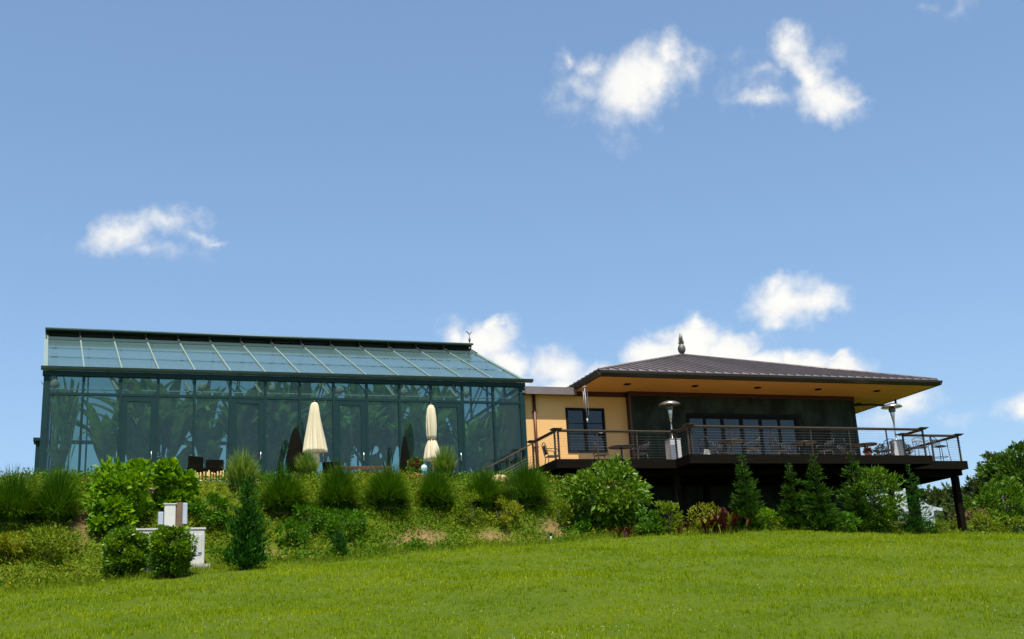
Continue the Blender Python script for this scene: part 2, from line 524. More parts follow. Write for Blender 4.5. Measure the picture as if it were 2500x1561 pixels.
def copy_tree(o, parent=None):
    c = o.copy(); COL.objects.link(c)
    if parent is not None: c.parent = parent
    for ch in list(o.children): copy_tree(ch, c)
    return c


def np_mesh(name, verts, tris, material, parent=None, origin=(0, 0, 0), smooth=False):
    me = bpy.data.meshes.new(name)
    verts = np.asarray(verts, np.float32)-np.asarray(origin, np.float32)
    tris = np.asarray(tris, np.int32)
    me.vertices.add(len(verts)); me.vertices.foreach_set('co', verts.ravel())
    me.loops.add(tris.size); me.loops.foreach_set('vertex_index', tris.ravel())
    me.polygons.add(len(tris))
    k = tris.shape[1]
    me.polygons.foreach_set('loop_start', np.arange(0, tris.size, k, dtype=np.int32))
    me.polygons.foreach_set('loop_total', np.full(len(tris), k, np.int32))
    if smooth: me.polygons.foreach_set('use_smooth', np.ones(len(tris), bool))
    me.update(calc_edges=True)
    me.materials.append(material)
    ob = bpy.data.objects.new(name, me)
    COL.objects.link(ob)
    if parent is not None: ob.parent = parent
    return ob


def unit(a): return a/np.maximum(np.linalg.norm(a, axis=-1, keepdims=True), 1e-6)


def leaves(p, d, size, width, rng, fold=.25, droop=.0):
    """diamond leaves (2 triangles folded on the midrib): base p, axis d"""
    n = len(p)
    d = unit(d)
    rv = rng.normal(size=(n, 3)); s = unit(np.cross(d, rv)); nn = np.cross(s, d)
    flip = np.sign(nn[:, 2:3]+1e-6); nn = nn*flip
    L = (size*(.5+1.0*rng.random(n)**1.3))[:, None]
    W = L*width
    mid = p+d*L*.5
    tip = p+d*L+np.array([0, 0, -1])*L*droop
    a = mid+s*W*.5+nn*W*fold
    b = mid-s*W*.5+nn*W*fold
    v = np.stack([p, a, tip, b], 1).reshape(-1, 3)
    i = np.arange(n)[:, None]*4
    t = np.concatenate([i+[0, 1, 2], i+[0, 2, 3]], 1).reshape(-1, 3)
    return v, t


class Soup:
    def __init__(self): self.v = []; self.t = []; self.n = 0

    def add(self, v, t):
        self.v.append(v); self.t.append(t+self.n); self.n += len(v)

    def build(self, name, material, parent=None, origin=(0, 0, 0)):
        return np_mesh(name, np.concatenate(self.v), np.concatenate(self.t), material, parent, origin)


# ------------------------------------------------------------------ ground
def sstep(a, b, x):
    t = np.clip((x-a)/(b-a), 0, 1); return t*t*(3-2*t)


PATIO = 7.3


def ground_z(x, y):
    x = np.asarray(x, float); y = np.asarray(y, float)
    xc = np.clip(x, -14, 44)
    k = .141-.00006*(xc-20)**2
    yy = np.minimum(y, 36)
    lawn = np.where(y < 36, y*k, 36*k)
    back_r = 36*k+(np.clip(y, 36, 400)-36)*.088
    back_r = np.where(y > 140, 36*k+104*.088+(y-140)*.02, back_r)
    yf = np.interp(x, [-8, 0, 5, 10, 14, 18], [32.0, 32.4, 33.3, 34.4, 35.6, 36.5])
    top = 7.3-1.9*sstep(14.0, 19.5, x)
    yp = 38.3
    back_l = top-np.clip(y-58, 0, 200)*.03
    w = sstep(16, 31, x)
    rise = sstep(0, 1, (y-yf)/(yp-yf))
    back = back_l*(1-w)+np.maximum(back_r, 0)*w
    lawn_f = lawn
    edge = sstep(-24, -9, x)              # the bank fades out to the far left
    back = back*edge+(1-edge)*np.minimum(back, lawn+1.2)
    z = lawn_f*(1-rise)+back*rise
    und = .05*np.sin(x*.9+y*.35)+.04*np.sin(y*.8-x*.4+1)+.03*np.sin(x*2.3+.5)*np.sin(y*1.9)
    return z+und*np.clip((y-6)/8, 0, 1)


def gz(x, y): return float(ground_z(x, y))


SOIL = [(1008, 1240, 34.9, .75, .5), (950, 1244, 34.7, .4, .25), (640, 1272, 34.0, .5, .3), (1170, 1235, 35.5, .5, .35), (187, 1238, 35.3, .25, .6),
        (1310, 1250, 36.2, .5, .3), (745, 1290, 33.6, .4, .3)]


def build_ground():
    xs = np.concatenate([np.linspace(-700, -40, 14)[:-1], np.linspace(-40, -9, 20)[:-1], np.arange(-9, 46, .45), np.linspace(46, 110, 30)[1:], np.linspace(110, 800, 16)[1:]])
    ys = np.concatenate([np.linspace(-300, -12, 8)[:-1], np.arange(-12, 30, .9), np.arange(30, 48, .4), np.linspace(48, 120, 32)[1:], np.linspace(120, 900, 16)[1:]])
    X, Y = np.meshgrid(xs, ys)
    Z = ground_z(X, Y)
    v = np.stack([X, Y, Z], -1).reshape(-1, 3)
    nx, ny = len(xs), len(ys)
    i = (np.arange(ny-1)[:, None]*nx+np.arange(nx-1)[None]).ravel()
    q = np.stack([i, i+1, i+nx+1, i+nx], 1)
    o = np_mesh('ground', v, q, ground_material(), smooth=True)
    w = np.zeros(len(v))
    for (px, py, Yd, rx, ry) in SOIL:
        c = at(px, py, Yd)
        d = np.hypot((v[:, 0]-c.x)/rx, (v[:, 1]-Yd)/ry)
        w = np.maximum(w, np.clip(1.5-d, 0, 1))
    # bare earth in the permanent dry strip under the deck and on the patio
    ca = o.data.color_attributes.new('bare_soil', 'FLOAT_COLOR', 'POINT')
    under = ((v[:, 0] > 15.8) & (v[:, 0] < 33.2) & (v[:, 1] > 37.6) & (v[:, 1] < 47))
    w = np.where(under, 1.6, w)
    col = np.stack([w, w, w, np.ones_like(w)], 1).astype(np.float32)
    ca.data.foreach_set('color', col.ravel())
    tag(o, kind='structure')
    pz = MB().box(-6.0, 14.6, 38.6, 42.0, PATIO-.3, PATIO+.02)
    tag(pz.build('patio', M['concrete']), kind='structure')


build_ground()

# ------------------------------------------------------------------ greenhouse
YG, GX0, BAY, NB = 42.2, -2.06, 1.2545, 14
GX1 = GX0+BAY*NB
ZE, ZR, YR = 11.62, 14.86, 49.05
RX0, RX1 = -2.44, 15.42
YB = YR*2-YG
post_x = [GX0+BAY*i for i in range(NB+1)]
DOORS = (2, 5, 8, 11)
ZT, ZH = 10.9, 10.72


def build_greenhouse():
    g = thing('greenhouse', 'long glass conservatory with dark green frame and pitched glazed roof', 'greenhouse', ((GX0+GX1)/2, (YG+YB)/2, PATIO))
    fr = M['green_frame']
    for i, x in enumerate(post_x):
        w = .20 if i in (0, NB) else .085
        xo = x+(.06 if i == 0 else (-.06 if i == NB else 0))
        MB().box(xo-w/2, xo+w/2, YG-.06, YG+.10, PATIO, ZE-.02).build('post', fr, g)
    for i in range(NB):
        a, b = post_x[i]+.0435, post_x[i+1]-.0435
        if i == 0: a = GX0+.162
        if i == NB-1: b = GX1-.162
        MB().box(a, b, YG-.05, YG+.08, ZT-.045, ZT+.045).build('transom', fr, g)
        MB().box(a+.003, b-.003, YG, YG+.02, ZT+.047, ZE-.09).build('glass_pane', M['glass_wall'], g)
        MB().box(a, b, YG-.05, YG+.08, PATIO, PATIO+.35).build('kick_plate', fr, g)
        if i in DOORS:
            d = MB()
            d.box(a, a+.19, YG-.04, YG+.06, PATIO+.352, ZT-.047)
            d.box(b-.19, b, YG-.04, YG+.06, PATIO+.352, ZT-.047)
            d.box(a+.192, b-.192, YG-.04, YG+.06, ZH-.05, ZT-.047)
            d.box(a+.192, b-.192, YG-.04, YG+.06, PATIO+.352, PATIO+.6)
            do = d.build('door', fr, g)
            MB().box(a+.194, b-.194, YG, YG+.02, PATIO+.602, ZH-.052).build('glass_pane', M['glass_wall'], do)
            MB().tube([(b-.12, YG-.09, PATIO+1.3), (b-.12, YG-.09, PATIO+1.6)], .018).box(b-.13, b-.11, YG-.09, YG-.04, PATIO+1.44, PATIO+1.46).build('handle', M['stainless'], do)
        else:
            MB().box(a+.003, b-.003, YG, YG+.02, PATIO+.352, ZT-.047).build('glass_pane', M['glass_wall'], g)
    # eave: dark beam under a lighter gutter
    MB().box(GX0-.08, GX1+.08, YG-.10, YG+.12, ZE-.085, ZE+.082).build('eave_beam', fr, g)
    gt = MB()
    prof = [(-.10, .085), (-.24, .125), (-.28, .205), (-.26, .21), (-.23, .15), (-.10, .12)]
    for (xa, xb) in ((GX0-.14, GX1+.38),):
        n = len(prof)
        v = [(xa, YG+p, ZE+z) for p, z in prof]+[(xb, YG+p, ZE+z) for p, z in prof]
        f = [tuple(range(n)), tuple(range(2*n-1, n-1, -1))]+[(i, n+i, n+(i+1) % n, (i+1) % n) for i in range(n)]
        gt.add(v, f)
    gt.build('gutter', M['green_cap'], g)
    # roof slopes: the ridge runs a little past the left gable
    e0 = Vector((0, YG-.08, ZE+.16)); r0 = Vector((0, YR, ZR))
    sl = (r0-e0); nrm = Vector((0, -sl.z, sl.y)).normalized()
    rx = lambda i: RX0+(RX1-RX0)*i/NB
    rows = [0.0, .285, .545, .80, .975]

    def rp(i, t, lift, dx=0.0):
        q = e0+sl*t+nrm*lift
        return (post_x[i]*(1-t)+rx(i)*t+dx, q.y, q.z)
    for i in range(NB):
        for k in range(4):
            t0, t1 = rows[k]+.0005, rows[k+1]+.002
            v = []
            for up in (0, .012):
                for (c, t, l) in ((i, t0, .036), (i+1, t0, .036), (i+1, t1, .012), (i, t1, .012)):
                    v.append(rp(c, t, l+up, .02 if c == i else -.02))
            MB().add(v, [(0, 3, 2, 1), (4, 5, 6, 7), (0, 1, 5, 4), (1, 2, 6, 5), (2, 3, 7, 6), (3, 0, 4, 7)]).build('roof_pane', M['glass_roof'] if k < 3 else M['glass_vent'], g)
    for i, x in enumerate(post_x):
        w = .14 if i in (0, NB) else .05
        MB().bar(rp(i, -.004, .035), rp(i, .965, .035), w, .075, nrm).build('rafter', M['green_light'], g)
    for t in rows[1:4]:
        MB().bar(rp(0, t, -.04), rp(NB, t, -.04), .05, .06).build('purlin', fr, g)
    # back slope, back wall and gable glazing
    bk = MB()
    bv = lambda y: Vector((0, 2*YR-y, 0))
    bk.add([(GX0, YB+.08, ZE+.16), (GX1, YB+.08, ZE+.16), (RX1, YR+.05, ZR-.05), (RX0, YR+.05, ZR-.05)], [(0, 1, 2, 3)])
    bk.build('back_roof_glazing', M['glass_roof'], g)
    MB().add([(GX0, YB, PATIO+.35), (GX1, YB, PATIO+.35), (GX1, YB, ZE), (GX0, YB, ZE)], [(0, 1, 2, 3)]).build('back_wall_glazing', M['glass_wall'], g)
    for x, nm in ((GX0, 'gable_glazing'), (GX1, 'gable_glazing')):
        MB().add([(x, YG+.12, PATIO), (x, YB-.02, PATIO), (x, YB-.02, ZE), (x, YR, ZR-.1), (x, YG+.12, ZE)], [(0, 1, 2, 3, 4)]).build(nm, M['glass_wall'], g)
        sk = MB()
        for y in (YG+2.2, YG+4.5, YR, YR+2.4, YR+4.7, YB):
            zt = ZE+(ZR-ZE)*(1-abs(y-YR)/(YR-YG))
            sk.box(x-.04, x+.04, y-.05, y+.05, PATIO, zt-.05)
        sk.box(x-.035, x+.035, YG+.12, YB, ZE-.06, ZE+.06)
        sk.build('gable_frame', fr, g)
    bf = MB()
    for x in post_x: bf.box(x-.04, x+.04, YB-.05, YB+.05, PATIO, ZE)
    bf.box(GX0, GX1, YB-.06, YB+.06, ZE-.02, ZE+.14)
    bf.box(GX0, GX1, YB-.045, YB+.045, 9.5, 9.58)
    for x in post_x: bf.bar((x, YB, ZE+.2), (x, YR+.05, ZR-.06), .05, .09)
    bf.build('back_frame', fr, g)
    # ridge: open vent flap with dark underside, brackets at each rafter
    yb = YR-.22
    MB().box(RX0+.05, RX1, yb, YR+.25, ZR-.16, ZR+.03).build('ridge_beam', M['dark_void'], g)
    yv, zv = 48.38, 14.93
    MB().add([(RX0, yv, zv-.05), (RX1+.04, yv, zv-.05), (RX1+.04, YR+.3, ZR+.035), (RX0, YR+.3, ZR+.035),
              (RX0, yv, zv+.0), (RX1+.04, yv, zv+.0), (RX1+.04, YR+.3, ZR+.07), (RX0, YR+.3, ZR+.07)],
             [(0, 3, 2, 1), (4, 5, 6, 7), (1, 2, 6, 5), (2, 3, 7, 6), (3, 0, 4, 7), (0, 1, 5, 4)]).build('ridge_vent_flap', M['dark_void'], g)
    MB().tube([(RX0-.02, yv-.05, zv-.01), (RX1+.07, yv-.05, zv-.01)], .05, 10).build('ridge_cap', M['green_cap'], g)
    for i in range(NB+1):
        MB().bar(rp(i, .80, .085), rp(i, .965, .085), .055, .05, nrm).bar(rp(i, .93, .08), (rx(i), yv+.05, zv-.06), .05, .05, (1, 0, 0)).build('vent_bracket', M['dark_void'], g)
    # inside: trusses, pale tie pipe, rolled shade cloth
    for x in post_x[1:-1:1]:
        t = MB()
        t.bar((x+.02, YG+.3, ZE-.35), (x+.02, YR, ZR-.35), .05, .05).bar((x+.02, YB-.3, ZE-.35), (x+.02, YR, ZR-.35), .05, .05)
        t.build('roof_truss', M['green_cap'], g)
        if x in post_x[2:-1:2]:
            MB().bar((x-.10, YG+.35, ZE-.48), (x-.30, YG+.6, ZE-.08), .05, .10, (1, 0, 0)).build('shade_cloth', M['beige_cloth'], g)
    for x in post_x[0:-1:2]:
        c = (x+.30, YG+.45, ZE-.42)
        MB().lathe([(.02, -.02), (.10, .03), (.13, .12), (.10, .24), (.05, .30)], c, 12, lambda a, z: 1+.2*math.sin(a*2+z*9)).build('shade_cloth', M['beige_cloth'], g)
    MB().tube([(GX0+.1, YG+1.2, ZE-.28), (GX1-.1, YG+1.2, ZE-.28)], .022, 6).build('tie_pipe', M['pipe'], g)
    MB().box(GX0+.02, GX1-.02, YG+.15, YB-.06, PATIO-.15, PATIO+.06).build('floor_slab', M['interior'], g)
    # low dark service duct against the far gable end
    MB().box(GX0-.55, GX0-.06, YR+.4, YR+1.1, PATIO-.5, 10.55).box(GX0-.65, GX0-.055, YR+.3, YR+1.2, 10.553, 10.68).build('side_duct', fr, g)
    return g


greenhouse = build_greenhouse()


# banana plants behind the glass
def banana_leaf(rng, L, lean, name='leaf', parent=None, az=0.0, base_z=1.0, width=.3):
    n = 9
    v = []; f = []
    ca, sa = math.cos(az), math.sin(az)
    for i in range(n+1):
        t = i/n
        out = .08+L*(.16*t+lean*t*t)
        z = base_z+L*(.95*t-.75*lean*t*t)
        w = 0.02 if t < .22 else width*math.sin(math.pi*min(1, (t-.2)/.8))**.6+.005
        if i == n: w = .01
        fold = w*.28
        for sgn in (-1, 0, 1):
            ox, oy = out, sgn*w
            jit = rng.uniform(-.02, .02)*(1 if sgn else 0)
            v.append((ca*ox-sa*oy, sa*ox+ca*oy, z+(fold if sgn else 0)+jit))
    for i in range(n):
        a = i*3
        f += [(a, a+1, a+4, a+3), (a+1, a+2, a+5, a+4)]
    return MB().add(v, f, False)


def banana_proto(seed, h, nl):
    rng = random.Random(seed)
    t = thing('banana_plant', 'tall broad-leaved banana plant growing behind the glass of the conservatory', 'plant', (0, 0, 0), 0, 'banana plants inside the conservatory')
    MB().tube([(0, 0, 0), (.03, .02, h*.25), (.0, .05, h*.5)], [.11, .085, .05], 8).build('stem', M['bark'], t)
    for k in range(nl):
        az = k*2.4+rng.uniform(-.3, .3)
        L = h*rng.uniform(.45, .72)
        banana_leaf(rng, L, rng.uniform(.12, .6), az=az, base_z=h*rng.uniform(.2, .5), width=rng.uniform(.2, .34)).build('leaf', LEAF['banana'], t)
    return t


protos = [banana_proto(3, 6.0, 16), banana_proto(5, 5.0, 15), banana_proto(9, 3.9, 14), banana_proto(12, 2.4, 12)]
used = set()
rb = random.Random(21)
ORD = ('first second third fourth fifth sixth seventh eighth ninth tenth eleventh twelfth thirteenth fourteenth').split()
ROWS = ((.95, (3,), 'low banana plant close against the glass'), (1.9, (1, 2), 'arching banana plant just inside the glass'),
        (3.2, (0, 1), 'tall banana plant a little way inside'), (6.2, (0,), 'tallest banana plant deep inside'))
for row, (dy, kinds, lab) in enumerate(ROWS):
    for i in range(NB):
        k = rb.choice(kinds)
        x = GX0+BAY*(i+.5)+rb.uniform(-.35, .35); y = YG+dy+rb.uniform(-.25, .25)
        if i == 1 and row in (0, 1): continue                 # the bay where the sky shows through
        if (i in (4, 8) and row == 2) or (row == 3 and i % 2): continue
        o = protos[k] if k not in used else copy_tree(protos[k])
        used.add(k)
        rz = rb.uniform(0, 6.28)
        pv = np.concatenate([np.array([v.co for v in c.data.vertices]) for c in o.children])
        wx = pv[:, 0]*math.cos(rz)-pv[:, 1]*math.sin(rz); wy = pv[:, 0]*math.sin(rz)+pv[:, 1]*math.cos(rz)
        sx = min(.85, (x-GX0-.12)/max(.1, -wx.min()), (GX1-.12-x)/max(.1, wx.max()))
        sx = max(.3, min(sx, (y-YG-.12)/max(.1, -wy.min())))
        roof = ZE+.05+(ZR-ZE)*np.clip((y+wy*sx-YG)/(YR-YG), 0, 1)-PATIO-.25
        sz = min(rb.uniform(.85, 1.1), float((roof/np.maximum(pv[:, 2], .3)).min()))
        o.location = (x, y, PATIO+.06)
        o.rotation_euler = (0, 0, rz)
        o.scale = (sx, sx, sz)
        o['label'] = lab+', behind the '+ORD[i]+' glass bay from the left'

# finial on the greenhouse ridge
fb = Vector((RX1-.05, 48.45, 14.95))
f_ = thing('ridge_finial', 'small forked weather finial at the right end of the conservatory ridge', 'finial', fb)
MB().tube([fb, fb+Vector((0, 0, .5))], .018, 6).lathe([(.02, .10), (.05, .16), (.055, .22), (.03, .30), (.015, .34)], fb, 10).build('stem', M['bronze'], f_)
MB().bar(fb+Vector((0, 0, .46)), fb+Vector((-.13, 0, .60)), .05, .03).bar(fb+Vector((0, 0, .46)), fb+Vector((.12, 0, .58)), .05, .03).build('vane', M['bronze'], f_)

# ------------------------------------------------------------------ main pavilion
ZD = 8.08
SOF = 11.48
EX0, EX1, EY0 = 17.73, 33.44, 39.7
EW = EX1-EX0
CX, CY = (EX0+EX1)/2, EY0+EW/2
WX0, WX1, WY0 = 20.10, 30.86, 42.2
WY1 = CY*2-WY0
ZF = SOF+.235                        # roof edge height
ZA = 14.52


def build_pavilion():
    p = thing('pavilion_building', 'restaurant pavilion with dark patina walls and low hipped metal roof', 'building', (CX, CY, 5.2))
    DX0, DX1, DZ = 22.62, 27.98, 10.62
    w = MB()
    w.box(WX0, DX0, WY0, WY0+.25, 5.0, SOF-.002)
    w.box(DX1, WX1, WY0, WY0+.25, 5.0, SOF-.002)
    w.box(DX0, DX1, WY0, WY0+.25, DZ, SOF-.002)
    w.box(DX0, DX1, WY0, WY0+.25, 5.0, ZD-.04)
    w.build('front_wall', M['patina'], p)
    MB().box(WX0, WX0+.25, WY0+.252, WY1, 5.0, SOF-.002).build('side_wall', M['patina'], p)
    MB().box(WX1-.25, WX1, WY0+.252, WY1, 5.0, SOF-.002).build('side_wall', M['patina'], p)
    MB().box(WX0+.252, WX1-.252, WY1-.25, WY1, 5.0, SOF-.002).build('back_wall', M['patina'], p)
    MB().box(WX0+.252, WX1-.252, WY0+.26, WY1-.26, ZD-.2, ZD-.02).build('interior_floor', M['interior'], p)
    MB().box(WX0+.252, WX1-.252, WY0+5.0, WY0+5.1, ZD-.018, SOF-.01).build('interior_partition', M['interior'], p)
    # panel joints in the metal wall, corner boards, frieze
    for x in (21.4, 28.9, 29.8):
        MB().box(x-.015, x+.015, WY0-.012, WY0-.002, ZD, SOF-.2).build('wall_batten', M['patina'], p)
    MB().box(WX1-.10, WX1+.03, WY0-.03, WY0+.11, 5.2, SOF-.19).build('corner_board', M['patina'], p)
    MB().box(WX0-.03, WX0+.05, WY0-.025, WY0+.1, 7.2, SOF-.19).build('corner_board', M['spout'], p)
    MB().box(WX0-.05, WX1+.05, WY0-.05, WY0-.004, SOF-.185, SOF-.004).build('frieze', M['red_trim'], p)
    MB().box(WX1+.004, WX1+.05, WY0-.002, WY1, SOF-.185, SOF-.004).build('frieze', M['red_trim'], p)
    # folding glass door wall of six leaves
    fr = MB()
    fr.box(DX0, DX1, WY0-.03, WY0+.1, DZ-.13, DZ-.002)
    fr.box(DX0, DX0+.07, WY0-.03, WY0+.1, ZD-.03, DZ-.132)
    fr.box(DX1-.16, DX1, WY0-.03, WY0+.1, ZD-.03, DZ-.132)
    fo = fr.build('door_frame', M['frame_dark'], p)
    xs = [DX0+.07, 23.45, 24.27, 25.18, 26.11, 27.0, DX1-.16]
    for i in range(6):
        a, b = xs[i]+.004, xs[i+1]-.004
        s = .085 if i in (2, 3) else .06
        d = MB()
        d.box(a, a+s, WY0, WY0+.06, ZD-.02, DZ-.135).box(b-s, b, WY0, WY0+.06, ZD-.02, DZ-.135)
        d.box(a+s+.002, b-s-.002, WY0, WY0+.06, DZ-.22, DZ-.135).box(a+s+.002, b-s-.002, WY0, WY0+.06, ZD-.02, ZD+.16)
        do = d.build('door', M['frame_dark'], p)
        MB().box(a+s+.004, b-s-.004, WY0+.02, WY0+.035, ZD+.162, DZ-.222).build('glass_pane', M['glass_dark'], do)
        MB().tube([(b-s/2, WY0-.05, ZD+.95), (b-s/2, WY0-.05, ZD+1.12)], .012, 6).box(b-s/2-.01, b-s/2+.01, WY0-.05, WY0, ZD+1.02, ZD+1.04).build('handle', M['bronze'], do)
    # soffit ring
    sf = MB()
    sf.box(EX0+.05, EX1-.05, EY0+.05, WY0-.002, SOF, SOF+.05)
    sf.box(EX0+.05, WX0-.002, WY0, WY1, SOF, SOF+.05)
    sf.box(WX1+.002, EX1-.05, WY0, WY1, SOF, SOF+.05)
    sf.box(EX0+.05, EX1-.05, WY1+.002, 2*CY-EY0-.05, SOF, SOF+.05)
    sf.build('soffit', M['soffit'], p)
    for (x, y) in ((19.46, 40.92), (22.46, 40.92), (25.36, 40.92), (28.27, 40.92), (31.23, 40.95), (32.07, 43.5), (32.1, 46.4)):
        c = (x, y, SOF)
        MB().lathe([(.13, -.03), (.15, -.025), (.15, -.001)], c, 16).lathe([(.02, -.045), (.10, -.04), (.105, -.031)], c, 16).build('recessed_light', M['frame_dark'], p)
    # fascia and gutters, four sides: front, right, back, left
    prof = [(0, 0), (-.03, -.0), (-.06, .02), (-.13, .12), (-.14, .21), (-.11, .215), (-.09, .13), (0, .1)]
    for k in range(4):
        rot = Matrix.Rotation(k*math.pi/2, 4, 'Z')
        n = len(prof)
        ext = .14 if k else .0
        v = []
        for xx in (-EW/2-ext, EW/2+ext):
            for (py, pz) in prof:
                q = rot @ Vector((xx, -EW/2+py+.0, 0)); v.append((CX+q.x, CY+q.y, SOF-.01+pz))
        f = [tuple(range(n)), tuple(range(2*n-1, n-1, -1))]+[(i, n+i, n+(i+1) % n, (i+1) % n) for i in range(n)]
        MB().add(v, f).build('gutter', M['gutter'], p)
        b = MB()
        v = []
        for (xx, yy, zz) in ((-EW/2, -EW/2+.004, -.02), (EW/2, -EW/2+.004, -.02), (EW/2-.05, -EW/2+.05, -.02), (-EW/2+.05, -EW/2+.05, -.02)):
            for dz in (0, .235):
                q = rot @ Vector((xx, yy, 0)); v.append((CX+q.x, CY+q.y, SOF+zz+dz))
        b.add(v, [(0, 2, 3, 1), (2, 4, 5, 3), (4, 6, 7, 5), (6, 0, 1, 7), (1, 3, 5, 7), (0, 6, 4, 2)])
        b.build('fascia', M['gutter'], p)
    # standing seam roof: the same pan meshes turned to the four slopes
    half = EW/2
    npan = 38
    pw = EW/npan
    slope = (ZA-ZF)/half
    pans = []
    rng = random.Random(4)
    for i in range(npan):
        x0, x1 = -half+i*pw, -half+(i+1)*pw
        y = lambda x: half-abs(x)
        up = lambda x, s: (x, -half-.05+s, ZF+slope*s)
        d0, d1 = y(x0), y(x1)
        j = rng.uniform(-.004, .004)
        v = [up(x0, 0), up(x1, 0), up(x1, d1), up(x0, d0)]
        low = [(a, b_, c-.02) for a, b_, c in v]
        v = [(a, b_, c+.004+j) for a, b_, c in v]
        mb = MB().add(v+low, [(0, 1, 2, 3), (7, 6, 5, 4), (0, 4, 5, 1), (1, 5, 6, 2), (2, 6, 7, 3), (3, 7, 4, 0)])
        if 0 < i:
            s_ = Vector(up(x0, 0)); e_ = Vector(up(x0, d0))
            n_ = Vector((0, -slope, 1)).normalized()
            mb.bar(s_+n_*.03, e_+n_*.03, .022, .06, n_)
        me_o = mb.build('roof_panel', M['roof'], None)
        pans.append(me_o)
    for k in range(4):
        for o in pans:
            c = o if k == 0 else o.copy()
            if k: COL.objects.link(c)
            c.parent = p
            c.location = (0, 0, -5.2)
            c.rotation_euler = (0, 0, k*math.pi/2)
    for (sx, sy) in ((-1, -1), (1, -1), (1, 1), (-1, 1)):
        MB().tube([(CX+sx*half, CY+sy*half, ZF+.03), (CX+sx*.05, CY+sy*.05, ZA+.035)], .06, 8).build('hip_cap', M['roof'], p)
    # rainwater pipe slung under the right-hand soffit, with its elbow
    zz = SOF-.07
    MB().tube([(EX1-.07, 42.55, SOF+.02), (EX1-.07, 42.55, SOF-.2), (EX1-.12, 42.57, SOF-.28), (EX1-.25, 42.6, SOF-.30), (32.4, 42.9, zz-.1), (WX1+.06, 43.3, zz-.08)], .05, 10).build('rain_pipe', M['gutter'], p)
    # wall sconces
    for x in (21.75, 29.45):
        MB().bbox(x-.09, x+.09, WY0-.16, WY0-.014, 9.55, 9.9, .02).lathe([(.02, .36), (.1, .37), (.02, .46)], (x, WY0-.09, 9.55), 10).build('wall_lantern', M['iron'], p)
    return p


pavilion = build_pavilion()

# pineapple finial
def build_pineapple():
    b = Vector((CX, CY, ZA+.0))
    t = thing('pineapple_finial', 'grey metal pineapple ornament on the peak of the hipped roof', 'finial', b)
    MB().lathe([(.16, .0), (.17, .06), (.12, .10), (.10, .14)], b, 16).build('base', M['bronze'], t)
    c = MB()
    seg, n = 24, 20
    prof = []
    for i in range(n+1):
        a = i/n
        r = .30*math.sin(math.pi*(.10+.82*a))**.75*(1.0-.12*(a-.4))
        prof.append((r, .12+a*.72))
    k = 9

    def wob(a, z):
        u = (z-.12)/.72*9
        return 1+.075*abs(math.sin((a*k/2+u*math.pi/2)))*abs(math.sin((a*k/2-u*math.pi/2)))*1.6-.04
    c.lathe(prof, b, 48, wob)
    c.build('fruit', M['bronze'], t)
    rng = random.Random(2)
    lv = MB()
    for ring, (z, ln, out, num) in enumerate(((.82, .26, .9, 9), (.88, .30, .62, 8), (.96, .36, .40, 7), (1.04, .44, .2, 6), (1.1, .52, .06, 4))):
        for q in range(num):
            a = 2*math.pi*q/num+ring*.5
            ca, sa = math.cos(a), math.sin(a)
            pts = []
            for i in range(5):
                s = i/4
                pts.append(b+Vector((ca*(.06+out*ln*(s**.8)), sa*(.06+out*ln*(s**.8)), z-.04+ln*(1-out*.45)*s+(-.06*out*s*s))))
            lv.tube(pts, [.05, .045, .035, .02, .004], 5)
    lv.build('leaf_crown', M['bronze'], t)
    t.scale = (.60, .60, .72)


build_pineapple()


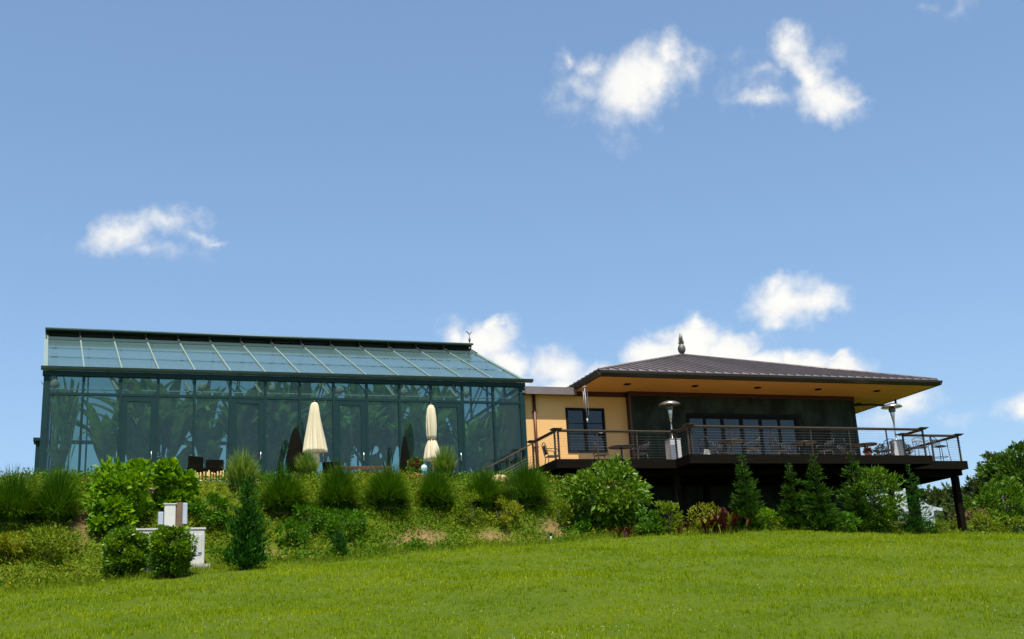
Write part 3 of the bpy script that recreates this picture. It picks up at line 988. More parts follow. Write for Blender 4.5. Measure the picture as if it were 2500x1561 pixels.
# ------------------------------------------------------------------ link wing between greenhouse and pavilion
def build_link():
    YL = 42.45
    X0, X1 = GX1-.05, WX0-.035
    t = thing('link_wing', 'low ochre stucco wing between the glasshouse and the hipped pavilion', 'building', (17.8, YL+3, PATIO))
    wx0, wx1, wz0, wz1 = 17.36, 19.05, 8.98, 10.80
    w = MB()
    top = 11.30
    w.box(X0, wx0, YL, YL+.3, 6.2, top).box(wx1, X1, YL, YL+.3, 5.4, top)
    w.box(17.75, X1, YL+.002, YL+.3, top+.001, SOF-.004)
    w.box(wx0, wx1, YL, YL+.3, wz1, top).box(wx0, wx1, YL, YL+.3, 5.4, wz0)
    w.build('front_wall', M['stucco'], t)
    MB().box(X0, X1, YL+6, YL+6.3, 6.2, top).box(X0, X0+.3, YL+.302, YL+5.99, 6.2, top).build('back_wall', M['stucco'], t)
    MB().box(X0+.3, X1, YL+2.6, YL+2.7, ZD, top-.02).build('interior_partition', M['interior'], t)
    MB().box(X0, 17.74, YL-.35, YL+6.4, top+.002, top+.09).build('roof_slab', M['parapet'], t)
    MB().box(X0+.1, 17.72, YL-.42, YL-.36, top-.05, top+.25).build('fascia', M['parapet'], t)
    MB().box(X0+.1, 17.72, YL-.359, YL+.2, top+.092, top+.2).build('fascia_backing', M['parapet'], t)
    MB().box(17.76, X1, YL-.05, YL-.004, SOF-.20, SOF-.004).build('frieze', M['red_trim'], t)
    # window with a dark frame, one mullion and slim glazing bars
    f = MB()
    y0, y1 = YL-.03, YL+.12
    f.box(wx0, wx0+.10, y0, y1, wz0, wz1).box(wx1-.08, wx1, y0, y1, wz0, wz1)
    f.box(wx0+.101, wx1-.081, y0, y1, wz1-.09, wz1).box(wx0+.101, wx1-.081, y0, y1, wz0, wz0+.09)
    f.box(18.14, 18.25, y0+.002, y1, wz0+.091, wz1-.091)
    wo = f.build('window', M['frame_dark'], t)
    for (a, b) in ((wx0+.102, 18.138), (18.252, wx1-.083)):
        MB().box(a, b, YL+.03, YL+.045, wz0+.092, wz1-.092).build('pane', M['glass_dark'], wo)
        for z in (9.45, 9.75, 10.18):
            MB().box(a, b, YL+.012, YL+.028, z-.012, z+.012).build('glazing_bar', M['frame_dark'], wo)
    # downspout with brackets
    d = MB().tube([(16.02, YL-.07, top-.02), (16.02, YL-.07, 7.0)], .062, 10)
    do = d.build('downspout', M['spout'], t)
    for z in (10.6, 9.2, 7.9):
        MB().box(15.93, 16.11, YL-.09, YL-.002, z-.02, z+.02).build('bracket', M['spout'], do)


build_link()

# ------------------------------------------------------------------ deck
POLY = [(15.30, 42.3), (15.30, 38.55), (20.05, 38.55), (20.05, 37.42), (30.72, 37.42), (30.72, 38.68), (33.45, 38.68), (33.45, 47.2), (31.0, 47.2), (31.0, 42.15), (20.0, 42.15), (20.0, 42.3)]
ZRAIL = ZD+1.10


def build_deck():
    d = thing('deck', 'raised dark stained timber deck on posts with cable railing', 'deck', (24, 40, 5.2))
    tm = M['deck']
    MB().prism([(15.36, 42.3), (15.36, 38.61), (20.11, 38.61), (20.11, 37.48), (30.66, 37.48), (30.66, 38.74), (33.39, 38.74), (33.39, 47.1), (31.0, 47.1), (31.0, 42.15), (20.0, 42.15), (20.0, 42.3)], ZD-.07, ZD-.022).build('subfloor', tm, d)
    MB().prism([(15.36, 42.3), (15.36, 38.61), (20.11, 38.61), (20.11, 37.48), (30.66, 37.48), (30.66, 38.74), (33.39, 38.74), (33.39, 47.1), (31.0, 47.1), (31.0, 42.15), (20.0, 42.15), (20.0, 42.3)], ZD-.020, ZD).build('decking', M['deck_top'], d)  # thin top sheet, unseen from below, added to reflect light up
    H = .33
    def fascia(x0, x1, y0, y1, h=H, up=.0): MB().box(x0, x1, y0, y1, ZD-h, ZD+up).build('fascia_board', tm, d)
    fascia(15.30, 15.355, 38.60, 42.25)
    fascia(15.30, 20.105, 38.55, 38.605)
    fascia(20.05, 20.105, 37.47, 38.548)
    fascia(20.05, 30.72, 37.42, 37.475)
    fascia(30.665, 30.72, 37.478, 38.73)
    fascia(30.665, 33.45, 38.68, 38.735)
    fascia(33.395, 33.45, 38.738, 47.1)
    for x in np.arange(15.8, 33.2, .4):
        y0 = 38.61 if x < 20.15 else (37.48 if x < 30.62 else 38.75)
        y1 = 47 if x > 31.05 else 42.1
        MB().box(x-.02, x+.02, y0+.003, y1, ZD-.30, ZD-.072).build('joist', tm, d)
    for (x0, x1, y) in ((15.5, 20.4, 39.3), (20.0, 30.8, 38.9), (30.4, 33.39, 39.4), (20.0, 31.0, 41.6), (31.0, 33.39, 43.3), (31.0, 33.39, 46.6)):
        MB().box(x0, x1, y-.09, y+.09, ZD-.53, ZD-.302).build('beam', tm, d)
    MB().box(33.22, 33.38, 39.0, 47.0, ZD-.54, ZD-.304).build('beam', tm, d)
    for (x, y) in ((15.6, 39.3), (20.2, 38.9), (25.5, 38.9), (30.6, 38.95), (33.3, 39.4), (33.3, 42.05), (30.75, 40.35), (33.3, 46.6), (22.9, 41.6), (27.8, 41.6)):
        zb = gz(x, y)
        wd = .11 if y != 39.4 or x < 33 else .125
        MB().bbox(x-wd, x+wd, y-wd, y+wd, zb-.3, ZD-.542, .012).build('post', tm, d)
    # railing: runs between corner points
    runs = [((15.42, 41.2), (15.42, 38.72)), ((15.42, 38.72), (20.22, 38.72)), ((20.22, 38.72), (20.22, 37.60)), ((20.22, 37.60), (30.56, 37.60)),
            ((30.56, 37.60), (30.56, 38.83)), ((30.56, 38.83), (33.28, 38.83)), ((33.28, 38.83), (33.28, 46.9))]
    seen = set()
    for (a, b) in runs:
        a = Vector((*a, 0)); b = Vector((*b, 0)); L = (b-a).length; dr = (b-a)/L
        A = a+Vector((0, 0, ZRAIL-.02)); B = b+Vector((0, 0, ZRAIL-.02))
        ro = MB().bar(A+dr*.05, B-dr*.05, .13, .045).bar(A+dr*.05-Vector((0, 0, .045)), B-dr*.05-Vector((0, 0, .045)), .045, .042).build('railing', M['rail'], d)
        n = max(1, round(L/1.75))
        for i in range(n+1):
            q = a+dr*(L*i/n)
            key = (round(q.x, 2), round(q.y, 2))
            corner = i in (0, n)
            if corner and key in seen: continue
            seen.add(key)
            if corner:
                for off in ((-.045, 0), (.045, 0)) if key in ((15.42, 38.72), (20.22, 37.6)) else ((0, 0),):
                    MB().box(q.x+off[0]*1.6-.028, q.x+off[0]*1.6+.028, q.y-.028, q.y+.028, ZD, ZRAIL-.002).build('rail_post', M['steel'], ro)
                c = (q.x, q.y, ZRAIL)
                MB().add([(c[0]+sx*r, c[1]+sy*r, c[2]+z) for (r, z) in ((.09, -.05), (.19, .012), (.19, .03), (.05, .055)) for (sx, sy) in ((-1, -1), (1, -1), (1, 1), (-1, 1))],
                         [(3, 2, 1, 0), (12, 13, 14, 15)]+[(k*4+i, k*4+(i+1) % 4, k*4+4+(i+1) % 4, k*4+4+i) for k in range(3) for i in range(4)]).build('post_cap', M['steel'], ro)
                ft = MB()
                for k in range(10):
                    z = ZD+.09+k*.098
                    ft.tube([q+Vector((0, 0, z))+dr*.03, q+Vector((0, 0, z))+dr*.075], .010, 6)
                    ft.tube([q+Vector((0, 0, z))-dr*.03, q+Vector((0, 0, z))-dr*.075], .010, 6)
                ft.build('cable_fitting', M['cable'], ro)['kind'] = 'stuff'
            else:
                MB().box(q.x-.021, q.x+.021, q.y-.021, q.y+.021, ZD, ZRAIL-.09).build('rail_post', M['steel'], ro)
        for k in range(10):
            z = ZD+.09+k*.098
            sag = .004
            MB().tube([a+Vector((0, 0, z)), (a+b)/2+Vector((0, 0, z-sag)), b+Vector((0, 0, z))], .003, 5).build('cable', M['cable'], ro)
    return d


deck = build_deck()


def build_stairs():
    t = thing('stairs', 'short timber stair with sloping handrail going down from the deck beside the glasshouse', 'stairs', (14.6, 41.4, PATIO))
    ya, yb = 40.95, 41.95
    n = 5
    rise = (ZD-PATIO)/n
    for i in range(1, n):
        x1 = 15.28-(i-1)*.32
        MB().box(x1-.34, x1, ya, yb, ZD-i*rise-.045, ZD-i*rise).build('tread', M['deck'], t)
    for y in (ya-.03, yb+.03):
        MB().bar((15.3, y, ZD-.12), (13.7, y, PATIO-.0), .05, .28).build('stringer', M['deck'], t)
    for y, m_ in ((ya, M['rail']), (yb+.1, M['iron'])):
        top = Vector((15.42, y, ZRAIL-.06)); bot = Vector((13.45, y, ZRAIL-.06-.98))
        ro = MB().bar(top, bot, .09, .05).build('handrail', m_, t)
        for s in ((.30, .97) if m_ is M['rail'] else (.35, .75)):
            p = top.lerp(bot, s)
            MB().box(p.x-.025, p.x+.025, y-.025, y+.025, p.z-1.02, p.z-.02).build('baluster', M['steel'], ro)
        for k in range(5):
            o = Vector((0, 0, -.45-k*.11))
            MB().tube([top+o, bot+o], .006, 5).build('cable', M['cable'], ro)


build_stairs()


# ------------------------------------------------------------------ patio heaters
def build_heater():
    t = thing('patio_heater', 'x', 'patio heater', (0, 0, 0), 0, 'stainless patio heaters on the deck')
    MB().bbox(-.225, .225, -.225, .225, .05, .84, .015).build('cabinet', M['heater_box'], t)
    MB().box(-.235, .235, -.235, .235, .842, .872).build('cabinet_lid', M['stainless'], t)
    MB().box(-.005, .005, -.2285, -.2265, .1, .80).build('door_gap', M['frame_dark'], t)
    for (x, y) in ((-.18, -.18), (.18, -.18), (-.18, .18), (.18, .18)):
        MB().lathe([(.03, 0), (.035, .048)], (x, y, 0), 8).build('foot', M['iron'], t)
    MB().tube([(0, 0, .873), (0, 0, 1.55)], .032, 12).build('pole', M['stainless'], t)
    MB().lathe([(.034, 1.55), (.05, 1.66), (.075, 1.82), (.10, 1.96), (.085, 2.0)], (0, 0, 0), 20).build('burner', M['stainless'], t)
    MB().lathe([(.135, 2.002), (.14, 2.03), (.14, 2.12), (.10, 2.16), (.05, 2.2)], (0, 0, 0), 20).build('emitter_screen', M['bronze'], t)
    MB().lathe([(.425, 2.17), (.43, 2.18), (.36, 2.235), (.25, 2.285), (.12, 2.32), (.03, 2.33), (.02, 2.345)], (0, 0, 0), 32).build('reflector', M['stainless'], t)
    return t


h1 = build_heater()
h1.location = (20.42, 39.35, ZD)
h1['label'] = 'stainless mushroom patio heater beside the jog of the railing, against the dark wall'
h2 = copy_tree(h1)
h2.location = (30.55, 39.25, ZD)
h2.rotation_euler = (0, 0, -.35)
h2.scale = (1, 1, 1.06)
h1.scale = (1, 1, 1.03)
h2['label'] = 'stainless mushroom patio heater under the eave corner, its top against the sky'


# ------------------------------------------------------------------ deck furniture
def iron_chair(name, label, seat_h=.45, back_h=.95, group='wrought iron chairs on the deck', cat='chair'):
    t = thing(name, label, cat, (0, 0, 0), 0, group)
    m = M['iron']
    w, dp = .23, .22
    s = MB().bbox(-w, w, -dp, dp, seat_h-.03, seat_h, .012)
    s.build('seat', m, t)
    for sx in (-1, 1):
        for sy in (-1, 1):
            MB().tube([(sx*w*.9, sy*dp*.9, seat_h-.03), (sx*w*1.0, sy*dp*1.0, seat_h*.5), (sx*w*1.12, sy*dp*1.15, 0)], .016, 6).build('leg', m, t)
    bz = seat_h
    pts = []
    for i in range(13):
        a = i/12
        x = -w+2*w*a
        pts.append((x, dp+.05+.05*1, back_h-.07+.07*math.sin(math.pi*a)))
    MB().tube([(-w, dp, bz)]+[(-w, dp+.05, (bz+back_h)/2)]+pts+[(w, dp+.05, (bz+back_h)/2), (w, dp, bz)], .016, 6).build('back_frame', m, t)
    for x in (-.13, -.065, 0, .065, .13):
        MB().tube([(x, dp+.01, bz+.05), (x, dp+.09, back_h-.10)], .011, 5).build('back_slat', m, t)
    MB().tube([(-w, dp+.07, back_h-.17), (w, dp+.07, back_h-.17)], .008, 5).tube([(-w, dp+.02, bz+.06), (w, dp+.02, bz+.06)], .008, 5).build('cross_rail', m, t)
    for sx in (-1, 1):
        MB().tube([(sx*w, dp+.03, bz+.24), (sx*(w+.03), 0, bz+.25), (sx*(w+.03), -dp*.7, bz+.23), (sx*(w+.01), -dp*.85, bz)], .015, 6).build('armrest', m, t)
    if seat_h > .6:
        MB().tube([(w*1.02*math.cos(a)*1.1, dp*1.02*math.sin(a)*1.1, .28) for a in [2*math.pi*k/16 for k in range(17)]], .013, 5).build('foot_ring', m, t)
    return t


def iron_table(label, r=.5, group='round tables on the deck'):
    t = thing('table', label, 'table', (0, 0, 0), 0, group)
    m = M['iron']
    MB().lathe([(r-.01, .70), (r, .705), (r, .735), (r-.01, .742)], (0, 0, 0), 28).build('tabletop', m, t)
    MB().tube([(0, 0, .0), (0, 0, .70)], .04, 8).build('pedestal', m, t)
    MB().lathe([(.28, 0), (.28, .025), (.05, .06)], (0, 0, 0), 20).build('base', m, t)
    return t


tb = iron_table('dark round table right of the pale bell-shaped pot')
tables = [((22.6, 38.75), 'dark round table in front of the folding doors, right of the pale pot'),
          ((25.95, 38.95), 'dark round table near the right end of the folding doors'),
          ((28.95, 39.2), 'dark round table beyond the wall corner, seen against the sky'),
          ((18.6, 40.1), 'dark round table under the link wing window on the left deck')]
for i, ((x, y), lab) in enumerate(tables):
    o = tb if i == 0 else copy_tree(tb)
    o.location = (x, y, ZD); o['label'] = lab
ch = iron_chair('iron_chair', 'x')
chairs = [((21.75, 39.0), 1.9, 'iron chair left of the first deck table, facing right'),
          ((23.45, 38.8), -1.7, 'iron chair right of the first deck table, facing left'),
          ((22.7, 39.6), .1, 'iron chair behind the first deck table, back to the doors'),
          ((25.0, 39.2), 1.6, 'iron chair left of the second deck table, before the doors'),
          ((26.9, 39.0), -1.5, 'iron chair right of the second deck table, before the dark wall'),
          ((25.9, 39.8), .0, 'iron chair behind the second deck table, back to the doors'),
          ((28.75, 40.1), .2, 'iron chair just right of the wall corner with arched back against the sky'),
          ((29.75, 38.95), -1.2, 'iron armchair left of the right-hand heater, seen from the side'),
          ((28.1, 39.2), 1.7, 'iron chair at the table by the wall corner, facing right'),
          ((15.95, 40.6), 1.5, 'iron chair at the top of the stairs beside the ochre wall'),
          ((17.8, 40.2), 1.5, 'iron chair left of the table under the link window'),
          ((19.3, 40.0), -1.4, 'iron chair right of the table under the link window')]
for i, ((x, y), rz, lab) in enumerate(chairs):
    o = ch if i == 0 else copy_tree(ch)
    o.location = (x, y, ZD); o.rotation_euler = (0, 0, rz); o['label'] = lab
st = iron_chair('bar_stool', 'x', .74, 1.20, 'tall iron stools at the right end of the deck', 'stool')
stools = [((32.85, 39.45), .25, 'tall iron stool with arched back, rightmost on the deck by the corner post'),
          ((32.1, 39.7), -.3, 'tall iron stool left of the rightmost one, behind the side railing'),
          ((31.6, 40.3), .9, 'tall iron stool farther back on the right deck, behind the other two')]
for i, ((x, y), rz, lab) in enumerate(stools):
    o = st if i == 0 else copy_tree(st)
    o.location = (x, y, ZD); o.rotation_euler = (0, 0, rz); o['label'] = lab

bp_ = at(1672, 1072, 38.1)
pot = MB().lathe([(.15, 0), (.165, .02), (.15, .08), (.10, .2), (.095, .27), (.105, .29), (.09, .295), (.08, .26)], (bp_.x, 38.1, ZD), 20).build('bell_pot', M['pale_pot'])
tag(pot, 'pale bell-shaped pot on the deck behind the railing, below the folding doors', 'pot')


def leaf_ball(c, r, n, size, width, rng, up=.3):
    d = unit(rng.normal(size=(n, 3)))
    rr = rng.random(n)**.45
    p = np.array(c)+d*rr[:, None]*np.array(r)
    ax = unit(d+np.array([0, 0, up])+rng.normal(size=(n, 3))*.5)
    return leaves(p, ax, size, width, rng)


def potted(x, y, label, potm, leafm, h=.45, r=.3, seed=1, k=1.0):
    z = ZD
    rng = np.random.default_rng(seed)
    t = thing('potted_plant', label, 'potted plant', (x, y, z))
    MB().lathe([(.12*k, 0), (.16*k, .25*k), (.18*k, .27*k), (.18*k, .31*k), (.15*k, .31*k), (.14*k, .26*k)], (x, y, z), 16).build('pot', potm, t)
    s = Soup()
    s.add(*leaf_ball((x, y, z+.31*k+h*.5), (r, r, h*.6), 260, .12, .4, rng))
    s.build('foliage', leafm, t, (x, y, z))


potted(29.95, 39.55, 'dark leafy plant in a pot left of the right-hand patio heater', M['iron'], LEAF['iron_leaf'], .42, .24, 3)
potted(31.05, 39.35, 'dark leafy plant in a pot right of the right-hand patio heater', M['iron'], LEAF['iron_leaf'], .42, .22, 4)
potted(28.4, 38.3, 'small terracotta pot with a reddish plant near the right table', M['terracotta'], LEAF['canna'], .12, .10, 5, .75)

# wind chime hanging from the eave corner
c0 = Vector((17.62, 40.9, SOF-.03))
wc = thing('wind_chime', 'silver tubular wind chime hanging from the roof corner before the window', 'wind chime', c0)
MB().tube([c0, c0-Vector((0, 0, .12))], .006, 5).lathe([(.01, -.12), (.11, -.13), (.11, -.155), (.01, -.16)], c0, 14).build('top_ring', M['chime'], wc)
for k in range(5):
    a = k*math.pi/2.5+.3
    p0 = c0+Vector((math.cos(a)*.085, math.sin(a)*.085, -.2))
    MB().tube([p0, p0-Vector((0, 0, .55+.13*k))], .012, 8).build('tube', M['chime'], wc)
MB().tube([c0-Vector((0, 0, .16)), c0-Vector((0, 0, 1.45))], .005, 5).lathe([(.002, -1.38), (.035, -1.42), (.04, -1.5), (.002, -1.56)], c0, 8).build('striker', M['chime'], wc)

# ------------------------------------------------------------------ patio things before the greenhouse
def pleated(prof, c, seg, depth, phase, mbx=None):
    mb = mbx or MB()
    mb.lathe(prof, c, seg, lambda a, z: 1+depth*math.sin(a*8+phase+z*1.3)+depth*.4*math.sin(a*13+2))
    return mb


u1 = at(744, 952, 40.5)
t = thing('umbrella', 'closed cream parasol flaring wide at its hem, left of the two cream ones', 'umbrella', (u1.x, u1.y, PATIO))
c = (u1.x, u1.y, PATIO)
H1 = u1.z-PATIO
MB().tube([(c[0], c[1], PATIO), (c[0], c[1], PATIO+H1-.05)], .03, 8).build('pole', M['tanwood'], t)
pleated([(.385, H1-1.80), (.365, H1-1.70), (.31, H1-1.35), (.235, H1-.9), (.17, H1-.45), (.125, H1-.12), (.085, H1-.03), (.03, H1)], c, 128, .17, .4).build('canopy', M['canvas'], t)
pleated([(.13, H1-2.35), (.16, H1-2.0), (.15, H1-1.6)], c, 48, .12, 2).build('valance', M['canvas'], t)
MB().lathe([(.02, H1), (.035, H1+.03), (.01, H1+.07)], c, 8).build('finial', M['brownwood'], t)
MB().lathe([(.3, 0.02), (.3, .08), (.06, .12), (.05, .4)], c, 20).build('base', M['iron'], t)

u2 = at(1019, 958, 40.5)
t = thing('umbrella', 'closed cream parasol tied round its middle, right of the two cream ones', 'umbrella', (u2.x, u2.y, PATIO))
c = (u2.x, u2.y, PATIO)
H2 = u2.z-PATIO
MB().tube([(c[0], c[1], PATIO), (c[0], c[1], PATIO+H2-.05)], .03, 8).build('pole', M['tanwood'], t)
pleated([(.135, H2-1.30), (.165, H2-1.15), (.18, H2-.8), (.165, H2-.45), (.13, H2-.16), (.08, H2-.03), (.03, H2)], c, 96, .13, 1.0).build('canopy', M['canvas'], t)
pleated([(.27, H2-2.05), (.27, H2-1.95), (.22, H2-1.6), (.15, H2-1.38), (.125, H2-1.31)], c, 72, .16, 2.2).build('canopy_skirt', M['canvas'], t)
MB().lathe([(.142, H2-1.33), (.15, H2-1.315), (.15, H2-1.285), (.142, H2-1.27)], c, 24).build('tie', M['brownwood'], t)
MB().lathe([(.02, H2), (.035, H2+.03), (.01, H2+.07)], c, 8).build('finial', M['brownwood'], t)
MB().lathe([(.3, 0.02), (.3, .08), (.06, .12), (.05, .4)], c, 20).build('base', M['iron'], t)

for (px, py, wd, lab, sd) in ((699, 1012, .33, 'closed black parasol, broad, just left of the flared cream one', 1.0), (957, 1032, .20, 'closed black parasol, slim, left of the tied cream one', 2.0)):
    u = at(px, py, 41.0)
    t = thing('umbrella', lab, 'umbrella', (u.x, u.y, PATIO))
    c = (u.x, u.y, PATIO); H = u.z-PATIO
    MB().tube([(c[0], c[1], PATIO), (c[0], c[1], PATIO+H-.05)], .03, 8).build('pole', M['brownwood'], t)
    pleated([(wd, H-1.6), (wd*.92, H-1.2), (wd*.6, H-.6), (wd*.38, H-.2), (.05, H-.03), (.02, H)], c, 64, .12, sd).build('canopy', M['black_canvas'], t)
    MB().lathe([(.28, 0.02), (.28, .08), (.06, .12), (.05, .4)], c, 20).build('base', M['iron'], t)


def patio_chair(px, py, Y, lab, rz):
    a = at(px, py, Y)
    o = copy_tree(pch) if patio_chair.n else pch
    patio_chair.n += 1
    o.location = (a.x, Y, PATIO+.02); o.rotation_euler = (0, 0, rz); o['label'] = lab


def make_patio_chair():
    t = thing('patio_chair', 'x', 'chair', (0, 0, 0), 0, 'dark woven chairs on the patio')
    m = M['black_canvas']
    MB().bbox(-.3, .3, -.3, .3, .32, .44, .03).build('seat', m, t)
    MB().bbox(-.3, .3, .24, .34, .44, 1.02, .03).build('backrest', m, t)
    for s in (-1, 1):
        MB().bbox(s*.31-.04, s*.31+.04, -.3, .3, .44, .64, .02).build('armrest', m, t)
        for q in (-1, 1):
            MB().box(s*.27-.025, s*.27+.025, q*.26-.025, q*.26+.025, 0, .318).build('leg', m, t)
    return t


patio_chair.n = 0
pch = make_patio_chair()
patio_chair(512, 1095, 40.2, 'dark patio chair with high back at the left, beside the pale variegated grass', .1)
patio_chair(785, 1090, 40.6, 'dark patio chair with square back, right of the flared cream parasol', -.1)
patio_chair(476, 1110, 39.6, 'brown patio chair half hidden above the picket edging', .6)

t0 = at(470, 1120, 40.0)
tt = thing('side_table', 'low brown timber table on the patio beside the left dark chair', 'table', (t0.x, 40.0, PATIO+.02))
tb_ = (t0.x, 40.0, PATIO+.02)
MB().bbox(t0.x-.45, t0.x+.45, 39.7, 40.3, PATIO+.47, PATIO+.52, .01).build('tabletop', M['brownwood'], tt)
for sx in (-.4, .4):
    for sy in (-.25, .25):
        MB().box(t0.x+sx-.03, t0.x+sx+.03, 40+sy-.03, 40+sy+.03, PATIO+.02, PATIO+.468).build('leg', M['brownwood'], tt)
t1 = at(855, 1115, 40.3)
tt = thing('bench', 'long reddish brown bench top showing above the grasses left of the slim black parasol', 'bench', (t1.x, 40.3, PATIO+.02))
MB().bbox(t1.x-1.0, t1.x+1.1, 40.1, 40.55, PATIO+.70, PATIO+.76, .01).build('seat', M['spout'], tt)
for sx in (-.8, .9):
    MB().box(t1.x+sx-.04, t1.x+sx+.04, 40.15, 40.5, PATIO+.02, PATIO+.698).build('leg', M['brownwood'], tt)

a = at(1003, 1107, 39.4)
tt = thing('garden_globe', 'pale blue gazing globe on a stand below the tied cream parasol', 'globe', (a.x, 39.4, PATIO))
MB().lathe([(.02, -.11), (.09, -.075), (.115, 0), (.09, .075), (.02, .115)], (a.x, 39.4, a.z), 20).build('ball', M['sky_blue'], tt)
MB().tube([(a.x, 39.4, PATIO-.1), (a.x, 39.4, a.z-.1)], .02, 6).build('stand', M['iron'], tt)

rng = np.random.default_rng(77)
a = at(985, 1098, 40.0)
tt = thing('potted_flowers', 'pot of dark red flowers beside the slim black parasol', 'potted plant', (a.x, 40.0, PATIO))
MB().lathe([(.16, .02), (.22, .38), (.24, .4), (.24, .44), (.2, .44)], (a.x, 40.0, PATIO), 18).build('pot', M['terracotta'], tt)
s = Soup(); s.add(*leaf_ball((a.x, 40.0, a.z-.12), (.3, .3, .3), 320, .12, .6, rng)); s.build('foliage', LEAF['weed_dark'], tt, (a.x, 40, PATIO))
s = Soup(); s.add(*leaf_ball((a.x-.05, 39.95, a.z), (.24, .22, .18), 150, .09, .9, rng)); s.build('flowers', M['flower_red'], tt, (a.x, 40, PATIO))
MB().tube([(a.x, 40, PATIO+.4), (a.x, 40, a.z-.2)], .02, 6).build('stem', M['bark'], tt)

# low picket edging and tan stones at the lip of the bank
p0 = at(455, 1158, 38.2)
p1 = at(560, 1158, 38.2)
pf = thing('picket_edging', 'low tan bamboo picket edging along the lip of the bank, left of the pale grass', 'fence', ((p0.x+p1.x)/2, 38.2, gz(p0.x, 38.2)))
for k in range(17):
    x = p0.x+(p1.x-p0.x)*k/16+rnd.uniform(-.012, .012)
    zb = gz(x, 38.2)
    MB().tube([(x, 38.2+rnd.uniform(-.02, .02), zb-.15), (x+rnd.uniform(-.02, .02), 38.2, zb+.36+rnd.uniform(-.08, .05))], .026, 6).build('picket', M['tanwood'], pf)
MB().tube([(p0.x-.1, 38.16, gz(p0.x, 38.2)+.02), (p1.x+.1, 38.16, gz(p1.x, 38.2)+.03)], .018, 6).build('rail', M['pipe'], pf)


def rock(px, py, Y, r, lab, m, sq=.6, seed=1):
    a = at(px, py, Y)
    rg = random.Random(seed)
    ph = [rg.uniform(0, 6) for _ in range(6)]
    prof = [(r*math.sin(math.pi*(i+.4)/9.8), -r*sq*math.cos(math.pi*(i+.4)/9.8)) for i in range(10)]
    o = MB().lathe(prof, (a.x, Y, a.z), 16, lambda an, z: 1+.10*math.sin(an*2+ph[0])+.06*math.sin(an*3+ph[1]+z*4)).build('boulder', m)
    tag(o, lab, 'boulder')


rock(345, 1170, 36.2, .42, 'tan boulder glimpsed through the broad-leaved shrub on the left', M['sandstone'], .45, 1)
rock(396, 1170, 36.3, .30, 'smaller tan boulder right of the one behind the broad-leaved shrub', M['sandstone'], .55, 2)
rock(1182, 1140, 38.0, .36, 'smooth tan boulder on the bank below the stairs', M['sandstone'], .7, 3)

# ------------------------------------------------------------------ utility boxes at the foot of the bank
def build_utility():
    Y = 33.0
    l = at(322, 1255, Y); r = at(485, 1252, Y); b = at(485, 1336, Y)
    zb = b.z-.02
    t = thing('transformer_cabinet', 'cream transformer cabinet on a concrete pad behind the two round bushes', 'cabinet', ((l.x+r.x)/2, Y+.4, zb))
    zt = (l.z+r.z)/2
    MB().bbox(l.x, r.x, Y, Y+.9, zb+.03, zt, .02).build('body', M['cabinet'], t)
    MB().box(l.x-.1, r.x+.14, Y-.22, Y+1.0, zb-.4, zb+.03-.002).build('pad', M['concrete'], t)
    MB().box(l.x-.02, r.x+.02, Y-.02, Y+.92, zt+.002, zt+.05).build('lid', M['cabinet'], t)
    for (a, bb) in ((r.x-.46, r.x-.08),):
        ww = (bb-a-.10)/3
        for k in range(3):
            x0 = a+k*(ww+.05)
            MB().bbox(x0, x0+ww, Y-.035, Y-.002, zb+.35, zt-.14, .005).build('vent_panel', M['cabinet'], t)
    MB().box(r.x-.38, r.x-.1, Y-.012, Y-.002, zb+.28, zb+.31).build('hinge_strip', M['bluegrey'], t)
    # meter pedestal
    Y2 = 34.3
    a = at(384, 1198, Y2); c = at(420, 1198, Y2)
    zg = gz(a.x, Y2)
    t2 = thing('meter_pedestal', 'grey meter pedestal with brown post standing behind the cream cabinet', 'utility box', ((a.x+c.x)/2, Y2, zg))
    top = at(400, 1192, Y2).z
    def px(x): return at(x, 1220, Y2).x
    MB().bbox(px(388), px(415), Y2-.1, Y2+.2, zg-.1, top-.03, .015).build('meter_box', M['cabinet'], t2)
    MB().box(px(386), px(417), Y2-.12, Y2+.22, top-.028, top).build('cap', M['cabinet'], t2)
    MB().box(px(416)+.004, px(430), Y2-.08, Y2+.1, zg-.2, top+.04).build('post', M['brownwood'], t2)
    MB().bbox(px(431), px(443), Y2-.05, Y2+.2, at(430, 1240, Y2).z, top+.02, .015).build('side_box', M['bluegrey'], t2)
    MB().bbox(px(374), px(387), Y2, Y2+.2, at(430, 1240, Y2).z, top-.22, .015).build('side_box', M['bluegrey'], t2)
    # sprinkler / marker stake in the lawn edge
    Y3 = 35.4
    q = at(1303, 1272, Y3)
    z3 = gz(q.x, Y3)
    t3 = thing('marker_stake', 'short grey marker stake with dark cap at the lawn edge', 'stake', (q.x, Y3, z3))
    MB().tube([(q.x, Y3, z3-.1), (q.x, Y3, z3+.22)], .028, 8).build('stake', M['bluegrey'], t3)
    MB().lathe([(.036, .221), (.036, .30), (.02, .31)], (q.x, Y3, z3), 8).build('cap', M['frame_dark'], t3)


build_utility()

